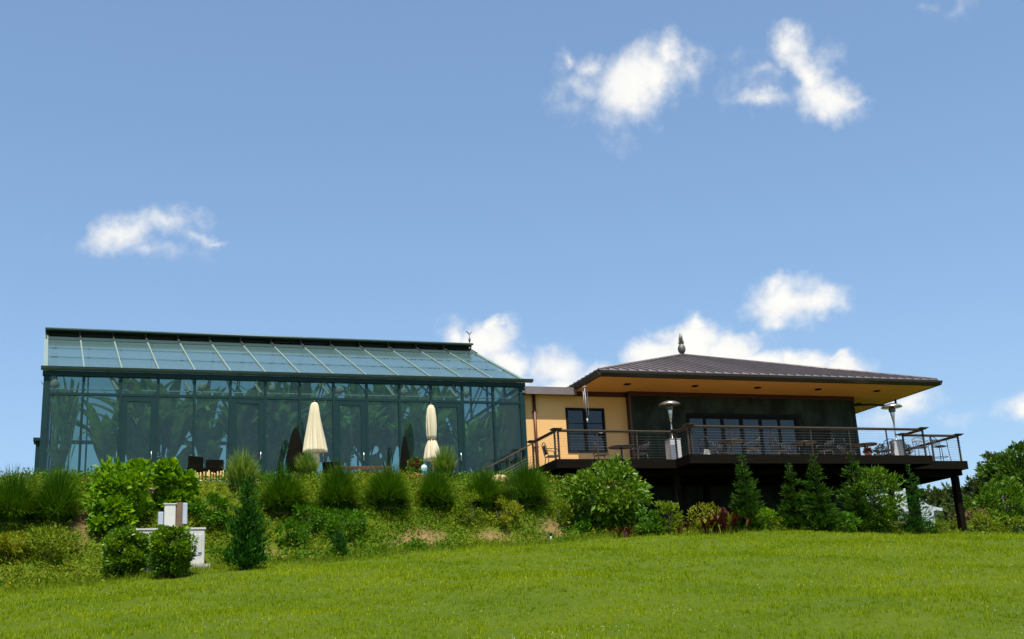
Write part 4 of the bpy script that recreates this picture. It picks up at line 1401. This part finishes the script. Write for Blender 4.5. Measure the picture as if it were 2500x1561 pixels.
# ------------------------------------------------------------------ far white house
def build_house():
    Y = 90.0
    e = at(2228, 1203, Y)
    x1 = e.x; ez = e.z
    x0 = x1-7.5
    zb = gz(x1, Y)-.5
    t = thing('white_house', 'small white house with grey roof beyond the deck posts', 'house', ((x0+x1)/2, Y+3, zb))
    MB().box(x0, x1-.3, Y+.3, Y+6, zb, ez-.1).build('wall', M['white_paint'], t)
    ap = ez+1.75
    xr = x1-3.2
    MB().add([(x0, Y, ez), (x1, Y, ez), (x1, Y+6.3, ez), (x0, Y+6.3, ez), (x0, Y+3.1, ap), (xr, Y+3.1, ap)],
             [(0, 1, 5, 4), (1, 2, 5), (2, 3, 4, 5), (3, 0, 4), (3, 2, 1, 0)]).build('roof', M['slate'], t)
    MB().box(x0, x1+.05, Y-.06, Y-.004, ez-.22, ez+.06).build('fascia', M['white_paint'], t)
    MB().box(x1+.004, x1+.06, Y-.06, Y+6.3, ez-.22, ez+.06).build('fascia', M['white_paint'], t)
    wx = at(2215, 1240, Y+.3).x
    for k in range(2):
        xx = wx-k*2.0
        f = MB().box(xx-.42, xx+.42, Y+.24, Y+.298, ez-1.75, ez-.62).build('window', M['white_paint'], t)
        MB().box(xx-.30, xx+.30, Y+.225, Y+.239, ez-1.65, ez-.72).build('pane', M['frame_dark'], f)
    # white gabled front, closer to the deck posts
    a = at(2140, 1160, Y-1)
    g0, g1 = a.x-1.0, at(2210, 1200, Y-1).x
    MB().add([(g0, Y-.8, zb), (g1, Y-.8, zb), (g1, Y-.8, ez-.1), (g0+.2, Y-.8, ez+2.6), (g0, Y-.8, ez+2.6),
              (g0, Y-.1, zb), (g1, Y-.1, zb), (g1, Y-.1, ez-.1), (g0+.2, Y-.1, ez+2.6), (g0, Y-.1, ez+2.6)],
             [(0, 1, 2, 3, 4), (9, 8, 7, 6, 5), (1, 6, 7, 2), (2, 7, 8, 3), (3, 8, 9, 4), (4, 9, 5, 0), (0, 5, 6, 1)]).build('gable_wall', M['white_paint'], t)


build_house()

# ------------------------------------------------------------------ vegetation
K = 2500/2422


def frame_of(cx, top, base, hw, Y, ground=True):
    """base point, height and radius of a plant read off the photo at distance Y"""
    if Y < 39.2:
        best = None
        for yy in np.arange(Y-2.2, Y+1.2, .02):
            q = at(cx, base, yy)
            e = abs(q.z-gz(q.x, yy))
            if best is None or e < best[0]: best = (e, yy)
        Y = float(best[1])
    b = at(cx, base, Y); tp = at(cx, top, Y)
    r = abs(at(cx+hw, (top+base)/2, Y).x-at(cx-hw, (top+base)/2, Y).x)/2
    z = gz(b.x, Y)
    return b.x, Y, z, max(.15, tp.z-z), r


def grass_clump(cx, top, base, hw, Y, label, m, seed, n=900, stiff=1.0, group='ornamental grasses along the bank', wid=.009):
    x, Y, z, h, r = frame_of(cx, top, base, hw, Y)
    r *= (1.16+.12*math.sin(seed*2.7)) if stiff >= 1 else 1.0
    rng = np.random.default_rng(seed)
    az = rng.random(n)*2*np.pi
    th = np.arccos(1-1.02*rng.random(n)**.95)*(1 if stiff >= 1 else .72)      # blade tips spread over a dome
    k = rng.uniform(.62, 1.14, n)
    lop = 1+.14*np.sin(az*2+seed)+.10*np.sin(az*3+seed*2.3)
    ca, sa = np.cos(az), np.sin(az)
    b0 = np.stack([ca*np.sin(th)*r*.22, sa*np.sin(th)*r*.22, np.zeros(n)], 1)+rng.normal(size=(n, 3))*[.05, .05, 0]
    r1 = r*np.sin(th)*.46*k; z1 = h*(.26+.50*np.cos(th))*k
    r2 = r*np.sin(th)*1.08*k*lop; z2 = h*(np.cos(th)*.98+.07)*k
    segs = 5
    V = []
    s = np.stack([-sa, ca, np.zeros(n)], 1)
    tw = rng.normal(size=n)*.5
    s = s*np.cos(tw)[:, None]+np.stack([ca, sa, np.zeros(n)], 1)*np.sin(tw)[:, None]
    for i in range(segs+1):
        t_ = i/segs
        a1, a2 = 2*t_*(1-t_), t_*t_
        out = a1*r1+a2*r2
        p = b0*(1-t_)+np.stack([ca*out, sa*out, a1*z1+a2*z2], 1)
        w = wid*(1-.85*t_**1.5)*(1 if i < segs else .05)
        V += [p-s*w, p+s*w]
    V = np.stack(V, 1)+np.array([x, Y, z-.04])
    nv = 2*(segs+1)
    T = []
    for i in range(segs):
        a = 2*i
        T += [[a, a+1, a+3], [a, a+3, a+2]]
    T = np.array(T)
    tri = (np.arange(n)[:, None, None]*nv+T[None]).reshape(-1, 3)
    t = thing('ornamental_grass', label, 'ornamental grass', (x, Y, z), 0, group)
    np_mesh('blades', V.reshape(-1, 3), tri, m, t, (x, Y, z))
    MB().lathe([(r*.32, -.1), (r*.28, .05), (r*.12, .16)], (x, Y, z), 12).build('crown_base', LEAF['dry'], t)


def crown(soup, c, rad, rng, clumps, per, size, width, cl_r=.38, up=.35, shell=.55, droop=.0):
    """leaves gathered in clumps over an ellipsoid volume"""
    c = np.array(c); rad = np.array(rad)
    d = unit(rng.normal(size=(clumps, 3)))
    q = c+d*(shell+(1-shell)*rng.random((clumps, 1))**.6)*rad*.80
    for i in range(clumps):
        rr = rad.mean()*cl_r*(.6+.7*rng.random())
        n = int(per*(.6+.8*rng.random()))
        dd = unit(rng.normal(size=(n, 3))+d[i]*.5+np.array([0, 0, .25]))
        p = q[i]+dd*rr*(rng.random((n, 1))**.4)*np.array([1, 1, .75])
        ax = unit(dd*.8+d[i]*.4+np.array([0, 0, up])+rng.normal(size=(n, 3))*.45)
        soup.add(*leaves(p, ax, size, width, rng, .22, droop))
    return q


def limbs(mb, base, tips, r0, rng, trunk_top):
    mb.tube([base-Vector((0, 0, .15)), base.lerp(trunk_top, .5)+Vector((rng.uniform(-.04, .04), rng.uniform(-.04, .04), 0)), trunk_top], [r0, r0*.8, r0*.5], 8)
    for tp in tips:
        tp = Vector(tp)
        k = rng.uniform(.35, .95)
        st = base.lerp(trunk_top, k)
        md = st.lerp(tp, .5)+Vector((0, 0, .08*(tp-st).length))
        mb.tube([st, md, tp], [r0*.38, r0*.25, r0*.08], 5)


def shrub(cx, top, base, hw, Y, label, m, seed, clumps=16, per=90, size=.12, width=.5, name='shrub', cat='shrub', group=None, multi=True, low=.0, up=.35, droop=0., cl_r=.38, shell=.5, cz=.54, rzf=.5):
    x, Y, z, h, r = frame_of(cx, top, base, hw, Y)
    rng = np.random.default_rng(seed); rr = random.Random(seed)
    t = thing(name, label, cat, (x, Y, z), 0, group)
    s = Soup()
    q = crown(s, (x, Y, z+h*cz), (r, r, h*rzf), rng, clumps, per, size, width, cl_r, up, shell, droop)
    if low:      # skirt of leaves towards the ground
        q2 = crown(s, (x, Y, z+h*.22), (r*low, r*low, h*.22), rng, clumps//2, per, size, width, cl_r, up, shell, droop)
    s.build('foliage', m, t, (x, Y, z))
    mb = MB()
    tips = [q[i] for i in rng.permutation(len(q))[:8]]
    if multi:
        for k in range(3):
            o = Vector((x+rr.uniform(-.12, .12), Y+rr.uniform(-.12, .12), z))
            limbs(mb, o, tips[k*2:k*2+2], max(.018, r*.03), rr, o+Vector((rr.uniform(-.3, .3)*r, rr.uniform(-.3, .3)*r, h*.55)))
    else:
        o = Vector((x, Y, z))
        limbs(mb, o, tips, max(.03, r*.06), rr, o+Vector((0, 0, h*.7)))
    mb.build('stem' if multi else 'trunk', M['bark'], t)
    return t


def conifer(cx, top, base, hw, Y, label, m, seed, tiers=26, per=34, size=.16, taper=.9, group=None, columnar=False, leader=0.0, gap=.0, width=.32, droop=.1, name='conifer', spray=1.0):
    x, Y, z, h, r = frame_of(cx, top, base, hw, Y)
    rng = np.random.default_rng(seed)
    t = thing(name, label, 'conifer', (x, Y, z), 0, group)
    s = Soup()
    mb = MB()
    mb.tube([(x, Y, z-.15), (x+.03, Y, z+h*.5), (x, Y, z+h)], [max(.03, r*.05), max(.010, r*.016), .003], 7)
    for i in range(tiers):
        f = (i+.3)/tiers
        zz = z+h*(-.01+1.01*f)
        env = (1-f)**taper if not columnar else min(1, (1-f)*1.7)**.7*(.62+.38*(1-f))
        R_ = r*env*(.72+.5*rng.random())+.02
        if f > 1-leader: R_ = min(R_, .08*r+.05)
        nb = max(3, int(7*(1-f)+3))
        for b in range(nb):
            if rng.random() < gap: continue
            az = rng.random()*2*np.pi
            ln = R_*(.65+.5*rng.random())
            up = .25+.45*f if not columnar else .9
            dv = np.array([np.cos(az), np.sin(az), up*.6])
            n = int(per*(.35+.65*env)) if columnar or ln > .15 else max(4, per//5)
            tt_ = rng.random(n)**.95
            p = np.array([x, Y, zz])+dv*(tt_*ln)[:, None]+rng.normal(size=(n, 3))*ln*.07*spray
            p[:, 2] -= droop*ln*tt_**2
            ax = unit(dv*.9+rng.normal(size=(n, 3))*.5*spray+np.array([0, 0, .35 if not columnar else .8]))
            s.add(*leaves(p, ax, size*(.6+.5*env), width, rng, .12))
            if i % 3 == 0 and b < 3:
                mb.tube([(x, Y, zz), tuple(np.array([x, Y, zz])+dv*ln*.8)], [.012+.01*(1-f), .004], 4)
    s.build('foliage', m, t, (x, Y, z))
    mb.build('trunk', M['bark'], t)
    return t


def tree(cx, top, base, hw, Y, label, m, seed, name='tree', clumps=40, per=80, size=.28, width=.55, group=None, trunk=.3, cz=.6, rz=.42, cl_r=.3):
    x, Y, z, h, r = frame_of(cx, top, base, hw, Y)
    rng = np.random.default_rng(seed); rr = random.Random(seed)
    t = thing(name, label, 'tree', (x, Y, z), 0, group)
    s = Soup()
    q = crown(s, (x, Y, z+h*cz), (r, r, h*rz), rng, clumps, per, size, width, cl_r, .3, .45)
    s.build('crown', m, t, (x, Y, z))
    mb = MB()
    o = Vector((x, Y, z))
    limbs(mb, o, [q[i] for i in rng.permutation(len(q))[:12]], max(.06, h*.025), rr, o+Vector((rr.uniform(-.1, .1)*r, 0, h*.75)))
    mb.build('trunk', M['bark'], t)
    return t


FG = LEAF['fountain']
for (a) in (
    (28, 1106, 1235, 74, 35.6, 'dark fountain grass mound at the far left edge of the bank', FG, 1),
    (132, 1100, 1235, 66, 35.8, 'dark fountain grass mound below the left corner of the glasshouse', FG, 2),
    (668, 1098, 1212, 62, 36.4, 'dark fountain grass mound below the black broad parasol', FG, 3),
    (800, 1090, 1205, 62, 36.5, 'dark fountain grass mound below the square backed patio chair', FG, 4),
    (918, 1096, 1200, 58, 36.7, 'dark fountain grass mound below the slim black parasol', FG, 5),
    (1032, 1106, 1200, 52, 36.8, 'dark fountain grass mound just under the tied cream parasol', FG, 6),
    (1148, 1106, 1200, 46, 37.2, 'narrow dark fountain grass mound left of the smooth tan boulder', FG, 7),
    (1246, 1088, 1192, 50, 37.4, 'dark fountain grass mound at the foot of the stairs', FG, 8),
):
    grass_clump(*a, n=3000)
VG = LEAF['variegated']
for a in ((572, 1062, 1165, 60, 38.2, 'tall pale variegated grass rising before the fifth glass bay', VG, 11),
          (1052, 1056, 1135, 40, 38.6, 'tall pale variegated grass right of the tied cream parasol', VG, 12),
          (728, 1066, 1125, 36, 38.6, 'pale variegated grass at the foot of the flared cream parasol', VG, 13),
          (1215, 1120, 1190, 34, 37.9, 'thin pale variegated grass left of the stair foot', VG, 14)):
    grass_clump(*a, n=1100, stiff=.9, wid=.015)

shrub(290, 1082, 1235, 85, 36.6, 'tall bright fig-like shrub with large lobed leaves before the left glass bays', LEAF['fig'], 31, 26, 110, .155, .7, low=.8)
shrub(412, 1090, 1215, 54, 36.9, 'bright large-leaved shrub right of the fig-like one, behind the meter pedestal', LEAF['fig'], 32, 20, 110, .155, .7, low=.6)
shrub(262, 1180, 1262, 66, 35.0, 'lower large-leaved shrub left of the meter pedestal', LEAF['fig'], 33, 20, 110, .155, .7, low=.9)
shrub(500, 1172, 1250, 50, 35.3, 'grey-green weedy shrub between the meter pedestal and the dark conifer', LEAF['weed_dark'], 34, 18, 70, .11, .5, low=.9)
shrub(298, 1246, 1368, 58, 31.9, 'round clipped laurel bush on the left, before the cream cabinet', LEAF['round_bush'], 35, 80, 150, .085, .5, name='round_bush', cat='bush', group='two round bushes before the cabinet', low=.8, cl_r=.3, cz=.52, rzf=.52)
shrub(405, 1243, 1366, 55, 31.8, 'round clipped laurel bush on the right, before the cream cabinet', LEAF['round_bush'], 36, 80, 150, .085, .5, name='round_bush', cat='bush', group='two round bushes before the cabinet', low=.8, cl_r=.3, cz=.52, rzf=.52)
conifer(584, 1128, 1348, 52, 33.2, 'dense dark green upright conifer on the bank right of the cabinet', LEAF['conifer'], 37, 38, 40, .12, .8, columnar=True, name='upright_conifer')
conifer(803, 1252, 1322, 20, 33.4, 'knee-high dark conifer seedling at the edge of the lawn', LEAF['conifer'], 38, 18, 26, .08, .8, columnar=True, name='small_conifer')
shrub(725, 1190, 1262, 38, 35.4, 'leafy weed shrub left of the broad green one on the bank', LEAF['weed_dark'], 41, 16, 70, .09, .45, low=.9)
shrub(805, 1208, 1268, 62, 34.9, 'broad low green shrub in the middle of the bank', LEAF['weed_dark'], 42, 26, 80, .09, .45, low=.9)
shrub(692, 1232, 1292, 44, 34.3, 'small rounded shrub on the bank right of the upright conifer', LEAF['weed_dark'], 43, 18, 70, .08, .45, low=.9)
shrub(120, 1250, 1330, 70, 34.0, 'loose weedy shrub low on the bank at the left', LEAF['weed'], 44, 18, 70, .10, .45, low=.9)
shrub(28, 1255, 1320, 50, 34.2, 'yellowish weedy shrub at the left edge of the picture', LEAF['yellow'], 45, 16, 70, .10, .45, low=.9)
shrub(1330, 1180, 1240, 34, 36.8, 'small green shrub left of the large broad-leaved bush', LEAF['weed'], 46, 14, 60, .09, .45, low=.9)
shrub(1115, 1170, 1240, 46, 36.2, 'feathery yellow-green shrub on the bank under the narrow grass', LEAF['weed'], 47, 16, 70, .09, .35, low=.9)
shrub(1190, 1180, 1245, 46, 36.4, 'yellow-green weedy shrub below the smooth tan boulder', LEAF['yellow'], 48, 16, 70, .09, .4, low=.9)

shrub(1445, 1092, 1262, 106, 35.7, 'large bright broad-leaved bush in front of the left deck', LEAF['bush'], 51, 60, 70, .20, .42, name='broad_leaved_bush', cat='bush', low=.7, cl_r=.26, droop=.15, shell=.55)
conifer(1772, 1072, 1250, 42, 35.8, 'feathery cedar with thin leader, leftmost before the dark undercroft', LEAF['cedar'], 52, 26, 60, .17, .85, leader=.16, gap=.12, name='cedar', width=.17, spray=.7)
conifer(1884, 1096, 1252, 38, 35.9, 'feathery cedar second from the left before the undercroft', LEAF['cedar'], 53, 26, 60, .17, .85, leader=.16, gap=.12, name='cedar', width=.17, spray=.7)
conifer(1944, 1076, 1256, 42, 35.7, 'feathery cedar third from the left before the undercroft', LEAF['cedar'], 54, 28, 60, .17, .85, leader=.12, gap=.1, name='cedar', width=.17, spray=.7)
conifer(2034, 1066, 1252, 48, 36.3, 'feathery cedar partly hidden behind the leafy sapling', LEAF['cedar'], 55, 26, 60, .17, .8, leader=.16, gap=.15, name='cedar', width=.17, spray=.7)
shrub(2076, 1096, 1258, 62, 35.4, 'leafy green sapling with upright shoots before the right deck', LEAF['tree2'], 56, 46, 60, .15, .45, name='sapling', cat='tree', multi=False, up=.6, low=.7, cl_r=.27)
conifer(2172, 1098, 1254, 38, 35.9, 'dark cedar under the right end of the deck', LEAF['conifer'], 57, 24, 40, .14, .85, leader=.2, gap=.08, name='cedar', width=.17, spray=.7)
shrub(1580, 1185, 1240, 27, 36.2, 'small upright green shrub left of the bronze cannas', LEAF['weed'], 61, 14, 60, .10, .4, low=.8, up=.7)
shrub(1676, 1192, 1256, 52, 36.3, 'small-leaved pale yellow-green shrub behind the bronze cannas', LEAF['yellow'], 62, 22, 70, .07, .5, low=.9)
shrub(1792, 1205, 1258, 40, 35.3, 'low bright green shrub at the foot of the leftmost cedar', LEAF['fig'], 63, 16, 70, .10, .45, low=.9)
shrub(1834, 1226, 1256, 28, 35.6, 'low dull green shrub between the first two cedars', LEAF['weed'], 64, 14, 60, .09, .45, low=.9)
shrub(1400, 1215, 1268, 36, 35.6, 'low green shrub at the left foot of the broad-leaved bush', LEAF['weed_dark'], 65, 14, 60, .10, .45, low=.9)
shrub(1535, 1212, 1258, 32, 36.0, 'dull dark shrub at the right foot of the broad-leaved bush', LEAF['weed_dark'], 66, 14, 70, .10, .45, low=.9)
shrub(2120, 1218, 1262, 36, 35.8, 'grey-green bushy shrub between the sapling and the dark cedar', LEAF['weed'], 67, 16, 70, .10, .4, low=.9)
shrub(2222, 1236, 1262, 30, 36.4, 'pale weedy shrub between the dark cedar and the corner post', LEAF['weed'], 68, 14, 60, .09, .4, low=.9)
shrub(2000, 1215, 1262, 30, 35.7, 'dark green low shrub between the third cedar and the sapling', LEAF['weed_dark'], 69, 14, 70, .10, .4, low=.9)


def canna(cx, top, base, hw, Y, label, seed, n=26):
    x, Y, z, h, r = frame_of(cx, top, base, hw, Y)
    rng = np.random.default_rng(seed)
    t = thing('canna_plant', label, 'plant', (x, Y, z), 0, 'bronze-leaved cannas along the lawn edge')
    rb_ = random.Random(seed)
    for k in range(n):
        az = rb_.uniform(0, 6.28)
        bx, by = x+rb_.gauss(0, r*.45), Y+rb_.gauss(0, r*.3)
        L = h*rb_.uniform(.55, 1.05)
        mb = banana_leaf(rb_, L, rb_.uniform(.05, .55), az=az, base_z=0, width=L*rb_.uniform(.035, .065))
        mb.v = [(p[0]+bx, p[1]+by, p[2]+z) for p in mb.v]
        mb.build('leaf', LEAF['canna'] if rb_.random() < .85 else LEAF['weed'], t)


canna(1478, 1232, 1272, 28, 35.0, 'low bronze canna clump under the broad-leaved bush', 71, 30)
canna(1512, 1235, 1268, 18, 35.1, 'tiny bronze canna tuft right of the low clump', 72, 16)
canna(1607, 1208, 1264, 17, 35.4, 'slim rust-coloured canna clump left of the yellow-green shrub', 73, 24)
canna(1695, 1196, 1262, 44, 35.5, 'wide dark bronze canna clump before the yellow-green shrub', 74, 60)
canna(1745, 1180, 1258, 24, 35.7, 'tallest dark bronze canna clump at the foot of the first cedar', 75, 30)

# trees beyond the deck
TG = 'trees beyond the right end of the deck'
tree(2428, 1056, 1250, 72, 52, 'tall leafy tree at the right edge of the picture', LEAF['tree'], 81, 'leafy_tree', 60, 90, .30, .6, TG, cz=.62, rz=.40)
tree(2384, 1054, 1255, 30, 54, 'slim pale-leaved tree rising beside the tall one at the right edge', LEAF['far'], 82, 'leafy_tree', 34, 70, .26, .5, TG, cz=.66, rz=.36)
conifer(2342, 1096, 1262, 44, 56, 'pointed cedar left of the tall leafy tree', LEAF['far'], 83, 26, 46, .40, .75, TG, name='cedar_tree', gap=.1)
conifer(2312, 1130, 1262, 34, 58, 'shorter pointed cedar just right of the corner post', LEAF['far'], 84, 24, 46, .40, .75, TG, name='cedar_tree', gap=.1)
tree(2388, 1122, 1262, 52, 42, 'bright young tree with glossy leaves before the taller trees', LEAF['tree2'], 85, 'young_tree', 44, 80, .18, .5, TG, cz=.55, rz=.46)
tree(2330, 1165, 1262, 48, 50, 'bushy olive tree low beside the corner post', LEAF['tree'], 86, 'bushy_tree', 34, 80, .24, .5, TG, cz=.5, rz=.5)
tree(2440, 1150, 1264, 40, 44, 'dark bushy tree cut by the right edge of the picture', LEAF['tree'], 87, 'bushy_tree', 30, 80, .2, .5, TG, cz=.5, rz=.5)
for i, (cx, top, hw, Y, kind, lab) in enumerate((
        (2182, 1158, 16, 96, 0, 'pointed far pine just right of the deck beam'), (2206, 1150, 18, 104, 1, 'dark far pine behind the white house roof'), (2228, 1158, 24, 108, 0, 'rounded far tree behind the end of the white house'),
        (2252, 1146, 22, 112, 1, 'tallest far pine left of the corner post'), (2274, 1140, 24, 100, 0, 'spreading far tree beside the corner post'), (2296, 1150, 26, 90, 0, 'olive far tree seen behind the corner post'),
        (2160, 1166, 18, 110, 0, 'far tree glimpsed between the deck posts'), (2135, 1170, 18, 110, 1, 'far pine left of the deck posts'), (2262, 1195, 30, 84, 0, 'brownish low far tree right of the white house'))):
    if kind:
        conifer(cx, top, 1250, hw, Y, lab, LEAF['far'], 90+i, 22, 30, .8, .8, 'far trees behind the white house', name='pine_tree', gap=.12, width=.3)
    else:
        tree(cx, top, 1250, hw, Y, lab, LEAF['far'], 90+i, 'far_tree', 26, 70, .55, .55, 'far trees behind the white house', cz=.52, rz=.48)
shrub(2300, 1205, 1266, 34, 42, 'brownish dry shrub right of the corner post', LEAF['dry'], 101, 16, 60, .14, .35, low=.9)
shrub(2345, 1205, 1268, 40, 41, 'weedy green shrub at the foot of the bright young tree', LEAF['weed'], 102, 18, 70, .14, .4, low=.9)
shrub(2420, 1225, 1270, 40, 40, 'low weedy shrub at the right edge of the lawn', LEAF['weed'], 103, 16, 70, .12, .4, low=.9)
shrub(2266, 1236, 1264, 26, 40.5, 'tall weeds left of the corner post foot', LEAF['weed'], 104, 14, 60, .12, .35, low=.9)


# ground cover on the bank and along the lawn edge
def scatter_cover(name, n, m, seed, size, width, hmax, spread, cond, per=12):
    rng = np.random.default_rng(seed)
    x = rng.uniform(-9, 40, n*6); y = rng.uniform(31, 48, n*6)
    k = cond(x, y, rng)
    x, y = x[k][:n], y[k][:n]
    z = ground_z(x, y)
    nn = len(x)
    hh = hmax*(.35+.65*rng.random(nn)**1.5)
    pos = np.repeat(np.stack([x, y, z], 1), per, 0)
    hr = np.repeat(hh, per)
    d = unit(rng.normal(size=(nn*per, 3))*[1, 1, .5]+[0, 0, .55])
    off = d*(rng.random(nn*per)*spread)[:, None]*[1, 1, 0]
    off[:, 2] = hr*rng.random(nn*per)
    ax = unit(d+np.array([0, 0, .2]))
    v, t = leaves(pos+off, ax, size, width, rng, .2)
    o = np_mesh(name, v, t, m)
    tag(o, kind='stuff')
    return o


def bank_edge(x): return np.interp(x, [-8, 0, 5, 10, 14, 18, 40], [31.8, 32.2, 33.0, 34.0, 35.2, 36.0, 36.4])


def in_soil(x, y):
    w = np.zeros_like(x)
    for (px, py, Yd, rx, ry) in SOIL:
        c = at(px, py, Yd)
        w = np.maximum(w, 1.35-np.hypot((x-c.x)/rx, (y-Yd)/ry))
    return w


def bank(x, y, rng, lo=0.0, hi=99):
    e = bank_edge(x)
    top = np.where(x < 14.3, 38.4, np.where(x < 20, 38.3, 37.3))
    top = np.where(x > 31, 48, top)
    ok = (y > e+lo) & (y < np.minimum(top, e+hi))
    ok &= ~((x > 1.9) & (x < 3.0) & (y > 31.6) & (y < 34.1))      # kept clear round the cabinet pad
    return ok & (in_soil(x, y) < rng.random(len(x)))


def patchy(x, y, ph, f=.55): return .5+.5*np.sin(x*f+ph)*np.sin(y*f*1.4+ph*1.7+x*.2)


o = scatter_cover('bank_weeds', 8800, LEAF['weed'], 201, .095, .42, .30, .2, lambda x, y, r: bank(x, y, r) & (patchy(x, y, .3) > .3*r.random(len(x))))
o = scatter_cover('dark_bank_weeds', 4600, LEAF['weed_dark'], 202, .10, .42, .38, .2, lambda x, y, r: bank(x, y, r) & (patchy(x, y, 1.9, .7) > .35+.4*r.random(len(x))))
o = scatter_cover('yellow_bank_weeds', 3400, LEAF['yellow'], 203, .085, .4, .32, .18, lambda x, y, r: bank(x, y, r) & (patchy(x, y, 3.3, .6) > .4+.35*r.random(len(x))))
o = scatter_cover('dry_bank_stalks', 700, LEAF['dry'], 204, .12, .14, .42, .1, lambda x, y, r: bank(x, y, r, .3), per=7)


def upright_blades(x, y, h, w, rng, lean=.45, per=8, spread=.07):
    n = len(x)
    z = ground_z(x, y)
    N_ = n*per
    c = np.repeat(np.stack([x, y, z], 1), per, 0)
    a = rng.random(N_)*2*np.pi
    c[:, 0] += np.cos(a)*spread*rng.random(N_); c[:, 1] += np.sin(a)*spread*rng.random(N_)
    a = rng.random(N_)*2*np.pi
    L = np.repeat(h, per)*(.6+.7*rng.random(N_))
    le = lean*rng.random(N_)
    tip = c+np.stack([np.cos(a)*le*L, np.sin(a)*le*L, L*(1-.35*le)], 1)
    th = rng.random(N_)*np.pi
    s = np.stack([np.cos(th), np.sin(th), np.zeros(N_)], 1)*(w*(.7+.6*rng.random(N_)))[:, None]
    c[:, 2] -= .01
    v = np.stack([c-s, c+s, tip], 1).reshape(-1, 3)
    return v, np.arange(N_*3).reshape(-1, 3)


def build_lawn():
    rng = np.random.default_rng(300)
    S = Soup()
    for (y0, y1, dens, hh, ww, per, spread) in ((8.5, 13, 170, .050, .0040, 9, .05), (13, 17, 150, .054, .0048, 9, .055), (17, 22, 115, .060, .006, 8, .065), (22, 28, 76, .066, .008, 8, .08), (28, 38, 50, .075, .0105, 8, .10)):
        A0, A1 = -.13*y1-1.5, .95*y1+1.8
        n = int((y1-y0)*(A1-A0)*dens)
        y = rng.uniform(y0, y1, n); x = rng.uniform(A0, A1, n)
        keep = (y < bank_edge(x)+.5) & (x > -.13*y-1.5) & (x < .95*y+1.8)
        x, y = x[keep], y[keep]
        pt = .75+.5*patchy(x, y, .7, 1.3)*patchy(x, y, 2.2, .37)
        fine = np.sin(x*7.1+2*np.sin(y*3.3))*np.sin(y*6.3+2*np.sin(x*2.9+1))
        kk = rng.random(len(x)) < .62+.38*fine
        x, y, pt = x[kk], y[kk], pt[kk]
        h = hh*pt*(.6+1.1*rng.random(len(x))**1.6)
        S.add(*upright_blades(x, y, h, ww, rng, .75, per, spread))
    o = S.build('lawn_grass', LEAF['lawn'])
    tag(o, kind='stuff')
    # taller uncut fringe where the lawn meets the bank and weeds
    n = 5200
    x = rng.uniform(-7, 38, n); y = bank_edge(x)+rng.normal(size=n)*.45+.1
    v, t = upright_blades(x, y, np.full(n, .15)*(.6+.8*rng.random(n)), .008, rng, .6, 7, .1)
    tag(np_mesh('lawn_fringe', v, t, LEAF['weed']), kind='stuff')
    # clover heads
    n = 15000
    y = 9+27.5*rng.random(n)**.9; x = -.12*y-1+(1.06*y+2.5)*rng.random(n)
    cl = patchy(x, y, .2, .9)*patchy(x, y, 1.3, 1.7)
    k = (cl > .26+.5*rng.random(n)**1.5) & (y < bank_edge(x)+.2)
    x, y = x[k], y[k]
    z = ground_z(x, y)+.055+.03*rng.random(len(x))
    per = 5
    p = np.repeat(np.stack([x, y, z], 1), per, 0)
    d = unit(rng.normal(size=(len(p), 3))+[0, 0, .6])
    v, t = leaves(p, d, .0095, .9, rng)
    tag(np_mesh('clover_flowers', v, t, M['flower_white']), kind='stuff')


build_lawn()
